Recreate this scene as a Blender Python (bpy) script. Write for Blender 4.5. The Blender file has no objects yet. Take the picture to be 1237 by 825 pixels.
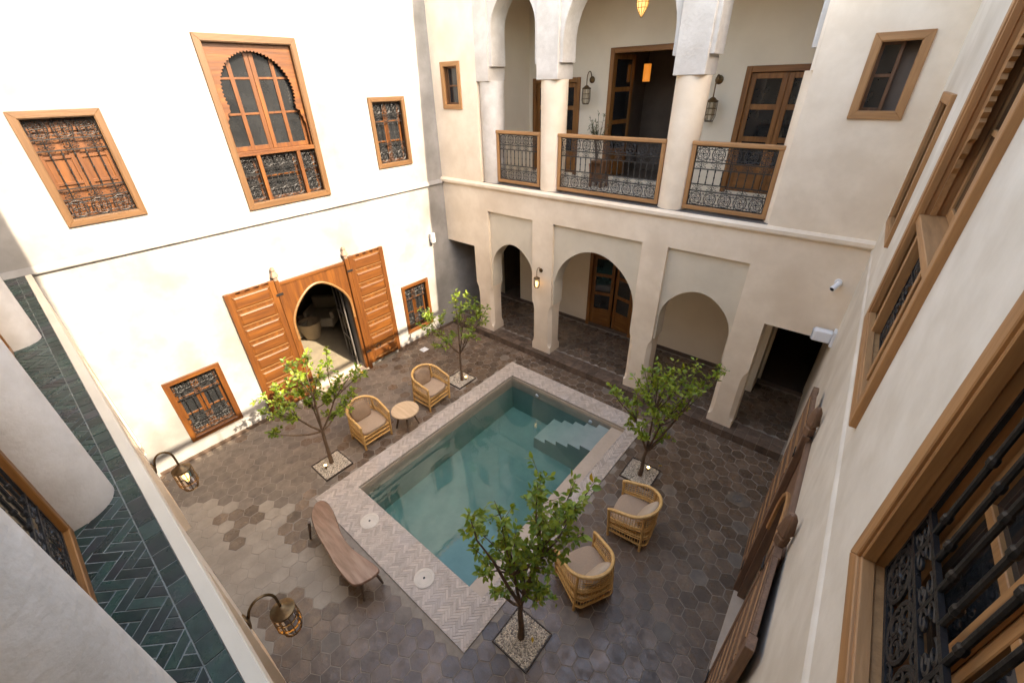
import bpy, bmesh, math, random
from mathutils import Vector, Matrix
random.seed(7)
R = math.radians
PI = math.pi
sc = bpy.context.scene
COL = sc.collection

# ------------------------------------------------------------------ camera
CAM_C = Vector((8.8803, 0.91486, 6.3)); CAM_F = 508.2278
PITCH, ROLL, YAW = -0.546917, -0.025108, 0.706817
fw = Vector((-math.sin(YAW)*math.cos(PITCH), math.cos(YAW)*math.cos(PITCH), math.sin(PITCH)))
rt = Vector((math.cos(YAW), math.sin(YAW), 0)); up = rt.cross(fw)
cr = math.cos(ROLL)*rt + math.sin(ROLL)*up
cu = -math.sin(ROLL)*rt + math.cos(ROLL)*up
cd = bpy.data.cameras.new('camera'); cam = bpy.data.objects.new('camera', cd); COL.objects.link(cam)
cd.sensor_width = 36; cd.lens = CAM_F/1237*36; cd.clip_start = 0.02; cd.clip_end = 500
m = Matrix.Identity(4)
for i in range(3):
    m[i][0] = cr[i]; m[i][1] = cu[i]; m[i][2] = -fw[i]; m[i][3] = CAM_C[i]
cam.matrix_world = m
sc.camera = cam
def project(p):
    d = Vector(p)-CAM_C; z = d.dot(fw)
    return (618.5+CAM_F*d.dot(cr)/z, 412.5-CAM_F*d.dot(cu)/z, z)

# ------------------------------------------------------------------ light
SUN_TAN, SUN_K = 0.84, 0.04            # sun travels (-1,-k,-tan)
sun_el = math.atan(SUN_TAN)
w = bpy.data.worlds.new('World'); sc.world = w; w.use_nodes = True
nt = w.node_tree; nt.nodes.clear()
sky = nt.nodes.new('ShaderNodeTexSky'); sky.sky_type = 'NISHITA'; sky.sun_disc = False
sky.sun_elevation = sun_el; sky.sun_rotation = R(90)-SUN_K
sky.dust_density = 2.0; sky.ozone_density = 0.6
bg = nt.nodes.new('ShaderNodeBackground'); bg.inputs[1].default_value = 0.15
ow = nt.nodes.new('ShaderNodeOutputWorld')
nt.links.new(sky.outputs[0], bg.inputs[0]); nt.links.new(bg.outputs[0], ow.inputs[0])
sl = bpy.data.lights.new('sun', 'SUN'); sl.energy = 2.0; sl.angle = R(0.5); sl.color = (1.0, 0.94, 0.86)
so = bpy.data.objects.new('sun', sl); COL.objects.link(so)
so.rotation_euler = Vector((-1, -SUN_K, -SUN_TAN)).to_track_quat('-Z', 'Y').to_euler()
so.location = (14, 5, 14)
vs = sc.view_settings
vs.view_transform = 'Standard'; vs.look = 'None'; vs.gamma = 1; vs.exposure = 3.18; vs.use_curve_mapping = False
vs.use_white_balance = True; vs.white_balance_temperature = 8100; vs.white_balance_tint = 10
cy = sc.cycles
cy.use_denoising = True
cy.max_bounces = 10; cy.diffuse_bounces = 6; cy.glossy_bounces = 4; cy.transmission_bounces = 6; cy.transparent_max_bounces = 12
cy.caustics_reflective = False; cy.caustics_refractive = False
cy.sample_clamp_indirect = 8

# ------------------------------------------------------------------ materials
MATS = {}
def mat(name, c1, c2=None, scale=4, rough=0.7, bump=0.0, bscale=None, stretch=(1, 1, 1), metal=0, spec=0.5,
        island=0.0, rough2=None, detail=6, contrast=(0.35, 0.65), emit=None, estr=0, c3=None, scale3=1.0, world=False, coat=0):
    mt = bpy.data.materials.new(name); mt.use_nodes = True
    N = mt.node_tree.nodes; L = mt.node_tree.links
    b = N['Principled BSDF']
    b.inputs['Roughness'].default_value = rough; b.inputs['Metallic'].default_value = metal
    b.inputs['Specular IOR Level'].default_value = spec
    if coat: b.inputs['Coat Weight'].default_value = coat; b.inputs['Coat Roughness'].default_value = 0.15
    c2 = c2 or c1
    tc = N.new('ShaderNodeTexCoord'); mp = N.new('ShaderNodeMapping'); mp.inputs['Scale'].default_value = stretch
    if world:
        ge = N.new('ShaderNodeNewGeometry'); L.new(ge.outputs['Position'], mp.inputs[0])
    else:
        oi0 = N.new('ShaderNodeObjectInfo')
        ad = N.new('ShaderNodeVectorMath'); ad.operation = 'MULTIPLY_ADD'
        L.new(oi0.outputs['Random'], ad.inputs[0]); ad.inputs[1].default_value = (7, 13, 5); L.new(tc.outputs['Object'], ad.inputs[2])
        L.new(ad.outputs[0], mp.inputs[0])
    nz = N.new('ShaderNodeTexNoise'); nz.inputs['Scale'].default_value = scale; nz.inputs['Detail'].default_value = detail
    nz.inputs['Roughness'].default_value = 0.62
    L.new(mp.outputs[0], nz.inputs['Vector'])
    mr = N.new('ShaderNodeMapRange'); mr.inputs[1].default_value = contrast[0]; mr.inputs[2].default_value = contrast[1]
    L.new(nz.outputs[0], mr.inputs[0])
    mx = N.new('ShaderNodeMix'); mx.data_type = 'RGBA'
    L.new(mr.outputs[0], mx.inputs[0]); mx.inputs[6].default_value = (*c1, 1); mx.inputs[7].default_value = (*c2, 1)
    out = mx.outputs[2]
    if c3:
        n3 = N.new('ShaderNodeTexNoise'); n3.inputs['Scale'].default_value = scale3; n3.inputs['Detail'].default_value = 5
        L.new(mp.outputs[0], n3.inputs['Vector'])
        r3 = N.new('ShaderNodeMapRange'); r3.inputs[1].default_value = 0.48; r3.inputs[2].default_value = 0.72
        L.new(n3.outputs[0], r3.inputs[0])
        m3 = N.new('ShaderNodeMix'); m3.data_type = 'RGBA'
        L.new(r3.outputs[0], m3.inputs[0]); L.new(out, m3.inputs[6]); m3.inputs[7].default_value = (*c3, 1)
        out = m3.outputs[2]
    if island:
        ge2 = N.new('ShaderNodeNewGeometry'); oi = N.new('ShaderNodeObjectInfo')
        a = N.new('ShaderNodeMath'); a.operation = 'ADD'
        L.new(ge2.outputs['Random Per Island'], a.inputs[0]); L.new(oi.outputs['Random'], a.inputs[1])
        fr = N.new('ShaderNodeMath'); fr.operation = 'FRACT'; L.new(a.outputs[0], fr.inputs[0])
        r2 = N.new('ShaderNodeMapRange'); r2.inputs[3].default_value = 1-island; r2.inputs[4].default_value = 1+island
        L.new(fr.outputs[0], r2.inputs[0])
        vm = N.new('ShaderNodeVectorMath'); vm.operation = 'SCALE'
        L.new(out, vm.inputs[0]); L.new(r2.outputs[0], vm.inputs['Scale']); out = vm.outputs[0]
    L.new(out, b.inputs['Base Color'])
    if rough2 is not None:
        rr = N.new('ShaderNodeMapRange'); rr.inputs[1].default_value = contrast[0]; rr.inputs[2].default_value = contrast[1]
        rr.inputs[3].default_value = rough; rr.inputs[4].default_value = rough2
        L.new(nz.outputs[0], rr.inputs[0]); L.new(rr.outputs[0], b.inputs['Roughness'])
    if bump:
        n2 = N.new('ShaderNodeTexNoise'); n2.inputs['Scale'].default_value = bscale or scale*3; n2.inputs['Detail'].default_value = 5
        L.new(mp.outputs[0], n2.inputs['Vector'])
        bp = N.new('ShaderNodeBump'); bp.inputs['Strength'].default_value = bump; bp.inputs['Distance'].default_value = 0.02
        L.new(n2.outputs[0], bp.inputs['Height']); L.new(bp.outputs[0], b.inputs['Normal'])
    if emit:
        b.inputs['Emission Color'].default_value = (*emit, 1); b.inputs['Emission Strength'].default_value = estr
    MATS[name] = mt
    return mt

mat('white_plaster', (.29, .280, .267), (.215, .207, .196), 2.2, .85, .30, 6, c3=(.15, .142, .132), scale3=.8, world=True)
mat('plaster', (.82, .685, .53), (.73, .595, .445), 2.4, .55, .12, 7, c3=(.66, .525, .385), scale3=.8, world=True, rough2=.75)
mat('plaster_grey', (.72, .655, .555), (.61, .54, .44), 2.6, .6, .12, 7, c3=(.53, .455, .355), scale3=.7, world=True)
mat('plaster_panel', (.66, .575, .445), (.60, .52, .40), 2.2, .65, .10, 8, world=True)
mat('plaster_pier', (.62, .57, .51), (.50, .45, .39), 3.5, .6, .30, 22, c3=(.42, .365, .305), scale3=.8, world=True)
mat('wood_old_v', (.21, .115, .066), (.115, .06, .034), 3, .6, .2, 8, stretch=(9, 9, .7), contrast=(.3, .7))
mat('wood_old_u', (.21, .115, .066), (.115, .06, .034), 3, .6, .2, 8, stretch=(.7, 9, 9), contrast=(.3, .7))
mat('rail_iron', (.016, .014, .013), (.03, .026, .023), 30, .5, .1, 60, metal=.2)
mat('amber_glow', (.5, .2, .05), emit=(1, .33, .05), estr=.075)
mat('plaster_in', (.74, .65, .51), (.69, .60, .465), 1.2, .7, .06, 8, world=True)
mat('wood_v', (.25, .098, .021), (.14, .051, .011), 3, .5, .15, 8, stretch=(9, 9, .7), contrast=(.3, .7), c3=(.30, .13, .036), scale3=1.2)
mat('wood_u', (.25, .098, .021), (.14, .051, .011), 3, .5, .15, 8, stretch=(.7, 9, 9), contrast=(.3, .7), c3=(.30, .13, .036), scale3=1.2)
mat('wood_sun_v', (.102, .031, .0036), (.055, .0155, .0018), 3, .5, .15, 8, stretch=(9, 9, .7), contrast=(.3, .7), c3=(.140, .046, .0062), scale3=1.2)  # wood darkened for the sunlit wall, the strong sun offset in its colour
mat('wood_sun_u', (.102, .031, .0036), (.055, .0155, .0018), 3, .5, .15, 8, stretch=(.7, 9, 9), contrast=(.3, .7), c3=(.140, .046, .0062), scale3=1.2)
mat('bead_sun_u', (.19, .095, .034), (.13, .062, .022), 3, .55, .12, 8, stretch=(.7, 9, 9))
mat('wood_pale_v', (.43, .215, .082), (.28, .13, .047), 3, .55, .12, 8, stretch=(9, 9, .7), contrast=(.3, .7))  # lighter copy of the wood for frames and rails in shade
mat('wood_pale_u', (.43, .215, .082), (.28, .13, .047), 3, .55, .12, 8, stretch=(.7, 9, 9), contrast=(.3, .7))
mat('wood_dark', (.19, .085, .035), (.11, .047, .02), 3, .5, .12, 8, stretch=(9, 9, .7))
mat('wood_finial', (.22, .15, .11), (.15, .10, .07), 8, .7, .1)
mat('iron', (.013, .0125, .013), (.026, .025, .025), 30, .42, .15, 60, metal=.4, spec=.5)
mat('iron_grey', (.10, .09, .085), (.14, .13, .12), 30, .5, .1, 60, metal=.2)
mat('bronze', (.17, .105, .045), (.10, .06, .03), 20, .4, .05, 40, metal=.8)
mat('pane', (.012, .013, .014), (.02, .021, .022), 2, .04, 0, spec=.6)
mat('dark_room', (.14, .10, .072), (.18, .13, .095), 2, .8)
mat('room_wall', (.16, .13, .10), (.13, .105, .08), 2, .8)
mat('room_floor', (.20, .17, .125), (.16, .135, .10), 5, .6, island=.05)
mat('grout', (.31, .255, .20), (.23, .187, .145), 9, .8, .2, 30, world=True)
mat('hex_dark', (.150, .100, .066), (.090, .060, .040), 7, .16, .12, 22, c3=(.19, .132, .092), scale3=2.2, island=.28, rough2=.5, world=True)
mat('hex_mid', (.195, .152, .114), (.130, .101, .077), 6, .42, .10, 22, island=.15, rough2=.6, world=True)
mat('hex_dry', (.345, .285, .218), (.27, .222, .168), 5, .68, .10, 22, island=.07, c3=(.25, .205, .155), scale3=2.0, world=True)
mat('step_tile', (.15, .10, .07), (.085, .058, .041), 9, .35, .1, 25, island=.3, rough2=.55)
mat('coping_brick', (.54, .45, .37), (.45, .365, .295), 9, .6, .15, 40, island=.16, c3=(.50, .43, .38), scale3=1.5, world=True)
mat('coping_joint', (.44, .37, .30), (.38, .31, .25), 20, .85, .1, world=True)
mat('stone_plain', (.52, .41, .31), (.46, .36, .27), 6, .55, .08, world=True)
mat('pool_plaster', (.25, .335, .295), (.205, .285, .25), 2, .6, .05, world=True)
mat('pool_step', (.46, .47, .40), (.40, .42, .36), 3, .6, .05, world=True)
mat('green_tile', (.026, .056, .043), (.013, .026, .022), 6, .22, .10, 25, c3=(.035, .032, .036), scale3=4, island=.45, rough2=.38)
mat('tile_joint', (.25, .26, .235), (.17, .18, .165), 30, .9, .2, 80)
mat('rattan', (.66, .40, .15), (.52, .285, .09), 18, .5, .1, 40, island=.12)
mat('cushion', (.40, .285, .195), (.36, .255, .175), 40, .95, .15, 220)
mat('pillow', (.52, .40, .29), (.47, .36, .25), 40, .95, .15, 220)
mat('pillow_brown', (.27, .18, .115), (.23, .155, .10), 40, .95, .15, 220)
mat('table_top', (.60, .43, .27), (.50, .345, .205), 3, .45, .05, stretch=(1, 8, 8))
mat('table_leg', (.13, .085, .055), (.09, .06, .04), 8, .5)
mat('slab', (.29, .165, .11), (.17, .09, .055), 2.2, .22, .06, stretch=(1, 7, 7), c3=(.36, .23, .165), scale3=1.5)
mat('bark', (.16, .10, .06), (.09, .058, .036), 22, .85, .4, 50, stretch=(1, 1, .4))
mat('gravel', (.70, .61, .49), (.48, .41, .32), 60, .85, .2, 90, island=.5)
mat('steel_edge', (.075, .05, .035), (.05, .035, .025), 12, .6)
mat('lid_stone', (.66, .58, .48), (.58, .51, .42), 9, .6)
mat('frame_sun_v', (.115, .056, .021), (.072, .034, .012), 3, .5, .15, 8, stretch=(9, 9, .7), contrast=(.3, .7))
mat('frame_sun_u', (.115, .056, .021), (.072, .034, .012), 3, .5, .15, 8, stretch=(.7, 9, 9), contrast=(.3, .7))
mat('white_plastic', (.72, .72, .72), rough=.35)
mat('grey_plastic', (.40, .41, .42), rough=.4)
mat('black_plastic', (.02, .02, .02), rough=.3)
mat('terracotta', (.30, .13, .07), (.24, .10, .055), 8, .8, island=.2)
mat('basket', (.34, .27, .19), (.27, .21, .14), 40, .85, .3, 60, stretch=(1, 1, 3))
mat('fabric_pale', (.36, .32, .26), (.32, .28, .23), 30, .9)
mat('lamp_glow', (.9, .7, .4), emit=(1, .60, .24), estr=.7)
mat('lamp_shade_glow', (.9, .7, .4), emit=(1, .50, .13), estr=.16)
mat('spot_glow', (1, .8, .5), emit=(1, .68, .30), estr=3)
mat('brown_skirt', (.12, .08, .06), (.08, .055, .04), 8, .45)

def leaf_mat(name, c1, c2):
    mt = bpy.data.materials.new(name); mt.use_nodes = True
    N = mt.node_tree.nodes; L = mt.node_tree.links; b = N['Principled BSDF']
    ge = N.new('ShaderNodeNewGeometry'); mx = N.new('ShaderNodeMix'); mx.data_type = 'RGBA'
    L.new(ge.outputs['Random Per Island'], mx.inputs[0]); mx.inputs[6].default_value = (*c1, 1); mx.inputs[7].default_value = (*c2, 1)
    L.new(mx.outputs[2], b.inputs['Base Color']); b.inputs['Roughness'].default_value = .38
    tr = N.new('ShaderNodeBsdfTranslucent')
    vm = N.new('ShaderNodeVectorMath'); vm.operation = 'MULTIPLY'; L.new(mx.outputs[2], vm.inputs[0]); vm.inputs[1].default_value = (1.9, 1.7, .7)
    L.new(vm.outputs[0], tr.inputs[0])
    ms = N.new('ShaderNodeMixShader'); ms.inputs[0].default_value = .32
    L.new(b.outputs[0], ms.inputs[1]); L.new(tr.outputs[0], ms.inputs[2]); L.new(ms.outputs[0], N['Material Output'].inputs[0])
    MATS[name] = mt
leaf_mat('leaf', (.085, .16, .020), (.22, .28, .034))
leaf_mat('leaf_bright', (.12, .21, .022), (.29, .34, .04))
leaf_mat('leaf_yellow', (.36, .24, .02), (.45, .30, .03))
leaf_mat('leaf_olive', (.06, .09, .035), (.11, .14, .06))

def glass_mat(name, tint, rough=0.0):
    mt = bpy.data.materials.new(name); mt.use_nodes = True
    N = mt.node_tree.nodes; L = mt.node_tree.links; N.remove(N['Principled BSDF'])
    tr = N.new('ShaderNodeBsdfTransparent'); tr.inputs[0].default_value = (*tint, 1)
    gl = N.new('ShaderNodeBsdfGlossy'); gl.inputs['Roughness'].default_value = rough
    fr = N.new('ShaderNodeFresnel'); fr.inputs[0].default_value = 1.45
    ms = N.new('ShaderNodeMixShader'); L.new(fr.outputs[0], ms.inputs[0]); L.new(tr.outputs[0], ms.inputs[1]); L.new(gl.outputs[0], ms.inputs[2])
    L.new(ms.outputs[0], N['Material Output'].inputs[0]); MATS[name] = mt
    return mt
glass_mat('lamp_glass', (.95, .93, .88), .05)
glass_mat('door_glass', (.75, .78, .78), .0)
wm = glass_mat('water', (1, 1, 1), .0)
N = wm.node_tree.nodes; L = wm.node_tree.links
for n in N:
    if n.type == 'FRESNEL': n.inputs[0].default_value = 1.5; frn = n
    if n.type == 'BSDF_GLOSSY': gln = n
ge = N.new('ShaderNodeNewGeometry')
nz = N.new('ShaderNodeTexNoise'); nz.inputs['Scale'].default_value = 8.0; nz.inputs['Detail'].default_value = 2; L.new(ge.outputs['Position'], nz.inputs['Vector'])
bp = N.new('ShaderNodeBump'); bp.inputs['Strength'].default_value = .009; bp.inputs['Distance'].default_value = .05
L.new(nz.outputs[0], bp.inputs['Height']); L.new(bp.outputs[0], frn.inputs['Normal']); L.new(bp.outputs[0], gln.inputs['Normal'])
va = N.new('ShaderNodeVolumeAbsorption'); va.inputs[0].default_value = (.12, .70, .61, 1); va.inputs[1].default_value = .42
L.new(va.outputs[0], N['Material Output'].inputs['Volume'])

# ------------------------------------------------------------------ mesh builder
class MB:
    def __init__(s): s.v = []; s.f = []
    def add(s, vs_, fs_):
        o = len(s.v); s.v += [tuple(v) for v in vs_]; s.f += [tuple(i+o for i in f) for f in fs_]; return s
    def box(s, x0, x1, y0, y1, z0, z1):
        return s.add([(x0, y0, z0), (x1, y0, z0), (x1, y1, z0), (x0, y1, z0), (x0, y0, z1), (x1, y0, z1), (x1, y1, z1), (x0, y1, z1)],
                     [(0, 3, 2, 1), (4, 5, 6, 7), (0, 1, 5, 4), (1, 2, 6, 5), (2, 3, 7, 6), (3, 0, 4, 7)])
    def prism(s, poly, a0, a1, axis='y', inset=0):
        # poly: list of 2D points; axis y: (x,z) extruded in y; axis z: (x,y) extruded in z; axis x: (y,z)
        n = len(poly)
        def P(p, a): return (p[0], a, p[1]) if axis == 'y' else ((p[0], p[1], a) if axis == 'z' else (a, p[0], p[1]))
        cx = sum(p[0] for p in poly)/n; cy_ = sum(p[1] for p in poly)/n
        vs_ = [P(p, a0) for p in poly]
        if inset:
            q = []
            for p in poly:
                d = math.hypot(p[0]-cx, p[1]-cy_) or 1; k = max(0, 1-inset/d)
                q.append((cx+(p[0]-cx)*k, cy_+(p[1]-cy_)*k))
            h = a1-inset*.6*(1 if a1 > a0 else -1)
            vs_ += [P(p, h) for p in poly]+[P(p, a1) for p in q]
            fs_ = [tuple(range(n))[::-1], tuple(range(2*n, 3*n))]
            for r_ in range(2):
                for i in range(n): j = (i+1) % n; fs_.append((r_*n+i, r_*n+j, r_*n+n+j, r_*n+n+i))
        else:
            vs_ += [P(p, a1) for p in poly]
            fs_ = [tuple(range(n))[::-1], tuple(range(n, 2*n))]+[(i, (i+1) % n, n+(i+1) % n, n+i) for i in range(n)]
        return s.add(vs_, fs_)
    def tube(s, pts, r, n=6, closed=False, caps=True):
        pts = [Vector(p) for p in pts]; m_ = len(pts)
        rs = r if isinstance(r, (list, tuple)) else [r]*m_
        t0 = ((pts[1]-pts[-1]) if closed else (pts[1]-pts[0])).normalized()
        ref = Vector((0, 0, 1)) if abs(t0.z) < .9 else Vector((1, 0, 0))
        a = t0.cross(ref).normalized(); vs_ = []; pt_ = t0
        for i, p in enumerate(pts):
            if closed: t = (pts[(i+1) % m_]-pts[i-1]).normalized()
            else: t = (pts[min(i+1, m_-1)]-pts[max(i-1, 0)]).normalized()
            a = (a-t*a.dot(t))
            if a.length < 1e-6: a = t.orthogonal()
            a.normalize(); b = t.cross(a)
            for k in range(n):
                th = 2*PI*k/n; vs_.append(p+(a*math.cos(th)+b*math.sin(th))*rs[i])
        fs_ = []
        for i in range(m_ if closed else m_-1):
            j = (i+1) % m_
            for k in range(n): q = (k+1) % n; fs_.append((i*n+k, i*n+q, j*n+q, j*n+k))
        if caps and not closed: fs_ += [tuple(range(n))[::-1], tuple(range((m_-1)*n, m_*n))]
        return s.add(vs_, fs_)
    def lathe(s, prof, n=20, c=(0, 0, 0), capb=True, capt=True):
        vs_ = []; m_ = len(prof)
        for r, z in prof:
            for k in range(n): th = 2*PI*k/n; vs_.append((c[0]+r*math.cos(th), c[1]+r*math.sin(th), c[2]+z))
        fs_ = []
        for i in range(m_-1):
            for k in range(n): q = (k+1) % n; fs_.append((i*n+k, i*n+q, (i+1)*n+q, (i+1)*n+k))
        if capb: fs_.append(tuple(range(n))[::-1])
        if capt: fs_.append(tuple(range((m_-1)*n, m_*n)))
        return s.add(vs_, fs_)
    def mesh(s, name):
        me = bpy.data.meshes.new(name); me.from_pydata(s.v, [], s.f); me.update(); return me
    def build(s, name, mt, parent=None, smooth=False, bevel=0, loc=None, rot=None, seg=1):
        me = s.mesh(name); return obj(name, me, mt, parent, smooth, bevel, loc, rot, seg)

def obj(name, me, mt, parent=None, smooth=False, bevel=0, loc=None, rot=None, seg=1):
    if mt and not me.materials: me.materials.append(MATS[mt])
    if smooth:
        me.polygons.foreach_set('use_smooth', [True]*len(me.polygons))
        me.set_sharp_from_angle(angle=R(40))
    o = bpy.data.objects.new(name, me); COL.objects.link(o)
    if parent: o.parent = parent
    if loc: o.location = loc
    if rot: o.rotation_euler = rot
    if bevel:
        b = o.modifiers.new('bevel', 'BEVEL'); b.width = bevel; b.segments = seg; b.limit_method = 'ANGLE'; b.angle_limit = R(40)
    return o
def tag(o, label, cat, group=None, kind=None):
    o['label'] = label; o['category'] = cat
    if group: o['group'] = group
    if kind: o['kind'] = kind
    return o
def thing(name, label, cat, loc=(0, 0, 0), rz=0, group=None):
    o = bpy.data.objects.new(name, None); COL.objects.link(o); o.location = loc; o.rotation_euler = (0, 0, rz); o.empty_display_size = .2
    return tag(o, label, cat, group)
def struct(o): o['kind'] = 'structure'; return o
def B(*a): return MB().box(*a)

# wall frames: local x runs right along the wall as seen from the court, local y goes INTO the wall, z up
YN, YS = 8.666, 0.812
ED = math.atan(0.032)
FR = {'W': ((0, 0, 0), R(90)), 'N': ((0, YN, 0), 0.0), 'E': ((9.083-.032*(YN-9), YN, 0), R(-90)+ED), 'S': ((0, YS, 0), R(180))}
def at(fr, u, z=0, d=0):
    o, a = FR[fr]; return (o[0]+u*math.cos(a)-d*math.sin(a), o[1]+u*math.sin(a)+d*math.cos(a), o[2]+z)
def wthing(name, label, cat, fr, u, z, d=0, group=None): return thing(name, label, cat, at(fr, u, z, d), FR[fr][1], group)
def E_u(y): return (YN-y)/math.cos(ED)

def wall_mesh(x0, x1, z0, z1, holes, y0, y1):
    xs = sorted({x0, x1, *[h[0] for h in holes], *[h[1] for h in holes]}); zs = sorted({z0, z1, *[h[2] for h in holes], *[h[3] for h in holes]})
    xs = [x for x in xs if x0 <= x <= x1]; zs = [z for z in zs if z0 <= z <= z1]
    nx, nz_ = len(xs)-1, len(zs)-1
    fill = [[not any(h[0]-1e-6 <= (xs[i]+xs[i+1])/2 <= h[1]+1e-6 and h[2]-1e-6 <= (zs[j]+zs[j+1])/2 <= h[3]+1e-6 for h in holes) for j in range(nz_)] for i in range(nx)]
    idx = {}; mb = MB()
    def V(i, j, k):
        if (i, j, k) not in idx: idx[i, j, k] = len(mb.v); mb.v.append((xs[i], (y0, y1)[k], zs[j]))
        return idx[i, j, k]
    def F(i, j): return 0 <= i < nx and 0 <= j < nz_ and fill[i][j]
    for i in range(nx):
        for j in range(nz_):
            if not fill[i][j]: continue
            mb.f.append((V(i, j, 0), V(i+1, j, 0), V(i+1, j+1, 0), V(i, j+1, 0)))
            mb.f.append((V(i, j, 1), V(i, j+1, 1), V(i+1, j+1, 1), V(i+1, j, 1)))
            if not F(i-1, j): mb.f.append((V(i, j, 0), V(i, j+1, 0), V(i, j+1, 1), V(i, j, 1)))
            if not F(i+1, j): mb.f.append((V(i+1, j, 0), V(i+1, j, 1), V(i+1, j+1, 1), V(i+1, j+1, 0)))
            if not F(i, j-1): mb.f.append((V(i, j, 0), V(i, j, 1), V(i+1, j, 1), V(i+1, j, 0)))
            if not F(i, j+1): mb.f.append((V(i, j+1, 0), V(i+1, j+1, 0), V(i+1, j+1, 1), V(i, j+1, 1)))
    return mb

def arch_pts(cx, r, zc, zs_, n=28, point=0.0):
    """left foot -> apex -> right foot, stilted; point>0 draws the apex up a little"""
    pts = [(cx-r, zs_)]
    for i in range(n+1):
        th = PI-PI*i/n
        k = math.sin(th)**6*point
        pts.append((cx+r*math.cos(th), zc+r*math.sin(th)+k))
    pts.append((cx+r, zs_)); return pts
def arch_panel(x0, x1, z0, z1, pts, y0, y1):
    mb = MB()
    def quad(a, b, c, d):
        for y, fl in ((y0, 0), (y1, 1)):
            q = [(a[0], y, a[1]), (b[0], y, b[1]), (c[0], y, c[1]), (d[0], y, d[1])]
            mb.add(q if not fl else q[::-1], [(0, 1, 2, 3)])
    xl, xr = min(p[0] for p in pts), max(p[0] for p in pts)
    if pts[0][0]-x0 > 1e-4:
        quad((x0, z0), (pts[0][0], z0), (pts[0][0], z1), (x0, z1)); quad((pts[-1][0], z0), (x1, z0), (x1, z1), (pts[-1][0], z1))
        for a, b in (((x0, z0), (pts[0][0], z0)), ((pts[-1][0], z0), (x1, z0))):
            mb.add([(a[0], y0, a[1]), (b[0], y0, b[1]), (b[0], y1, b[1]), (a[0], y1, a[1])], [(3, 2, 1, 0)])
    for a, b in zip(pts[:-1], pts[1:]):
        if b[0]-a[0] > 1e-5: quad(a, b, (b[0], z1), (a[0], z1))
        mb.add([(a[0], y0, a[1]), (b[0], y0, b[1]), (b[0], y1, b[1]), (a[0], y1, a[1])], [(0, 3, 2, 1)])
    for xa, xb, za, zb in ((x0, x0, z0, z1), (x1, x1, z0, z1)):
        mb.add([(xa, y0, za), (xb, y0, zb), (xb, y1, zb), (xa, y1, za)], [(0, 1, 2, 3)])
    mb.add([(x0, y0, z1), (x1, y0, z1), (x1, y1, z1), (x0, y1, z1)], [(0, 1, 2, 3)])
    return mb

def clip(poly, x0, x1, y0, y1):
    for ax, lim, sg in ((0, x0, 1), (0, x1, -1), (1, y0, 1), (1, y1, -1)):
        out = []
        for a, b in zip(poly, poly[1:]+poly[:1]):
            ia, ib = sg*(a[ax]-lim) >= 0, sg*(b[ax]-lim) >= 0
            if ia: out.append(a)
            if ia != ib:
                t = (lim-a[ax])/(b[ax]-a[ax]); out.append((a[0]+(b[0]-a[0])*t, a[1]+(b[1]-a[1])*t))
        poly = out
        if len(poly) < 3: return None
    return poly
def area(p): return abs(sum(a[0]*b[1]-b[0]*a[1] for a, b in zip(p, p[1:]+p[:1])))/2
def herring(x0, x1, y0, y1, W, k, ang, gap, ox=0, oy=0):
    """herringbone bricks of width W, length k*W clipped to a rectangle; returns polygons"""
    res = []; ca, sa = math.cos(ang), math.sin(ang); cx, cy_ = (x0+x1)/2+ox, (y0+y1)/2+oy
    rad = math.hypot(x1-x0, y1-y0)/2/W+2*k; nn = int(rad)+2; g = gap/2/W
    for n in range(-nn, nn+1):
        for m_ in range(-int(nn/k)-1, int(nn/k)+2):
            bx = 2*k*m_-0
            for q in ((n+bx+g, n+bx+k-g, n+g, n+1-g), (n+bx+k+g, n+bx+k+1-g, n+1-k+g, n+1-g)):
                mx, my = (q[0]+q[1])/2, (q[2]+q[3])/2
                if abs(mx) > rad*1.2 or abs(my) > rad*1.2: continue
                p = [(cx+W*(a*ca-b*sa), cy_+W*(a*sa+b*ca)) for a, b in ((q[0], q[2]), (q[1], q[2]), (q[1], q[3]), (q[0], q[3]))]
                p = clip(p, x0, x1, y0, y1)
                if p and area(p) > W*W*.25: res.append(p)
    return res

# ================================================================== SETTING: floor and pool
PX0, PX1, PY0, PY1 = 2.843, 6.657, 2.403, 7.965          # outer edge of the pool coping
IX0, IX1, IY0, IY1 = 3.235, 6.37, 3.05, 7.50             # inner edge of the coping
LX = 6.06                                                # inner edge of the low ledge on the east side
FY0, FY1 = 0.30, 8.53
mb = MB()
for (x0, x1, y0, y1) in ((-.3, PX0, -2.2, FY1), (PX1, 9.75, -2.2, FY1), (PX0, PX1, -2.2, PY0), (PX0, PX1, PY1, FY1)):
    mb.box(x0, x1, y0, y1, -.12, -.0028)
floor = struct(mb.build('courtyard_floor', 'grout'))

HP = 0.240                                               # hexagon pitch
def hexpoly(cx, cy_, r): return [(cx+r*math.cos(R(30+60*k)), cy_+r*math.sin(R(30+60*k))) for k in range(6)]
planters = [(2.36, 3.03), (2.31, 6.56), (7.13, 6.58), (7.13, 3.02)]
PH = .285
def blocked(x, y):
    if PX0-.02 < x < PX1+.02 and PY0-.02 < y < PY1+.02: return True
    return any(abs(x-a) < PH-.03 and abs(y-b) < PH-.03 for a, b in planters)
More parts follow.
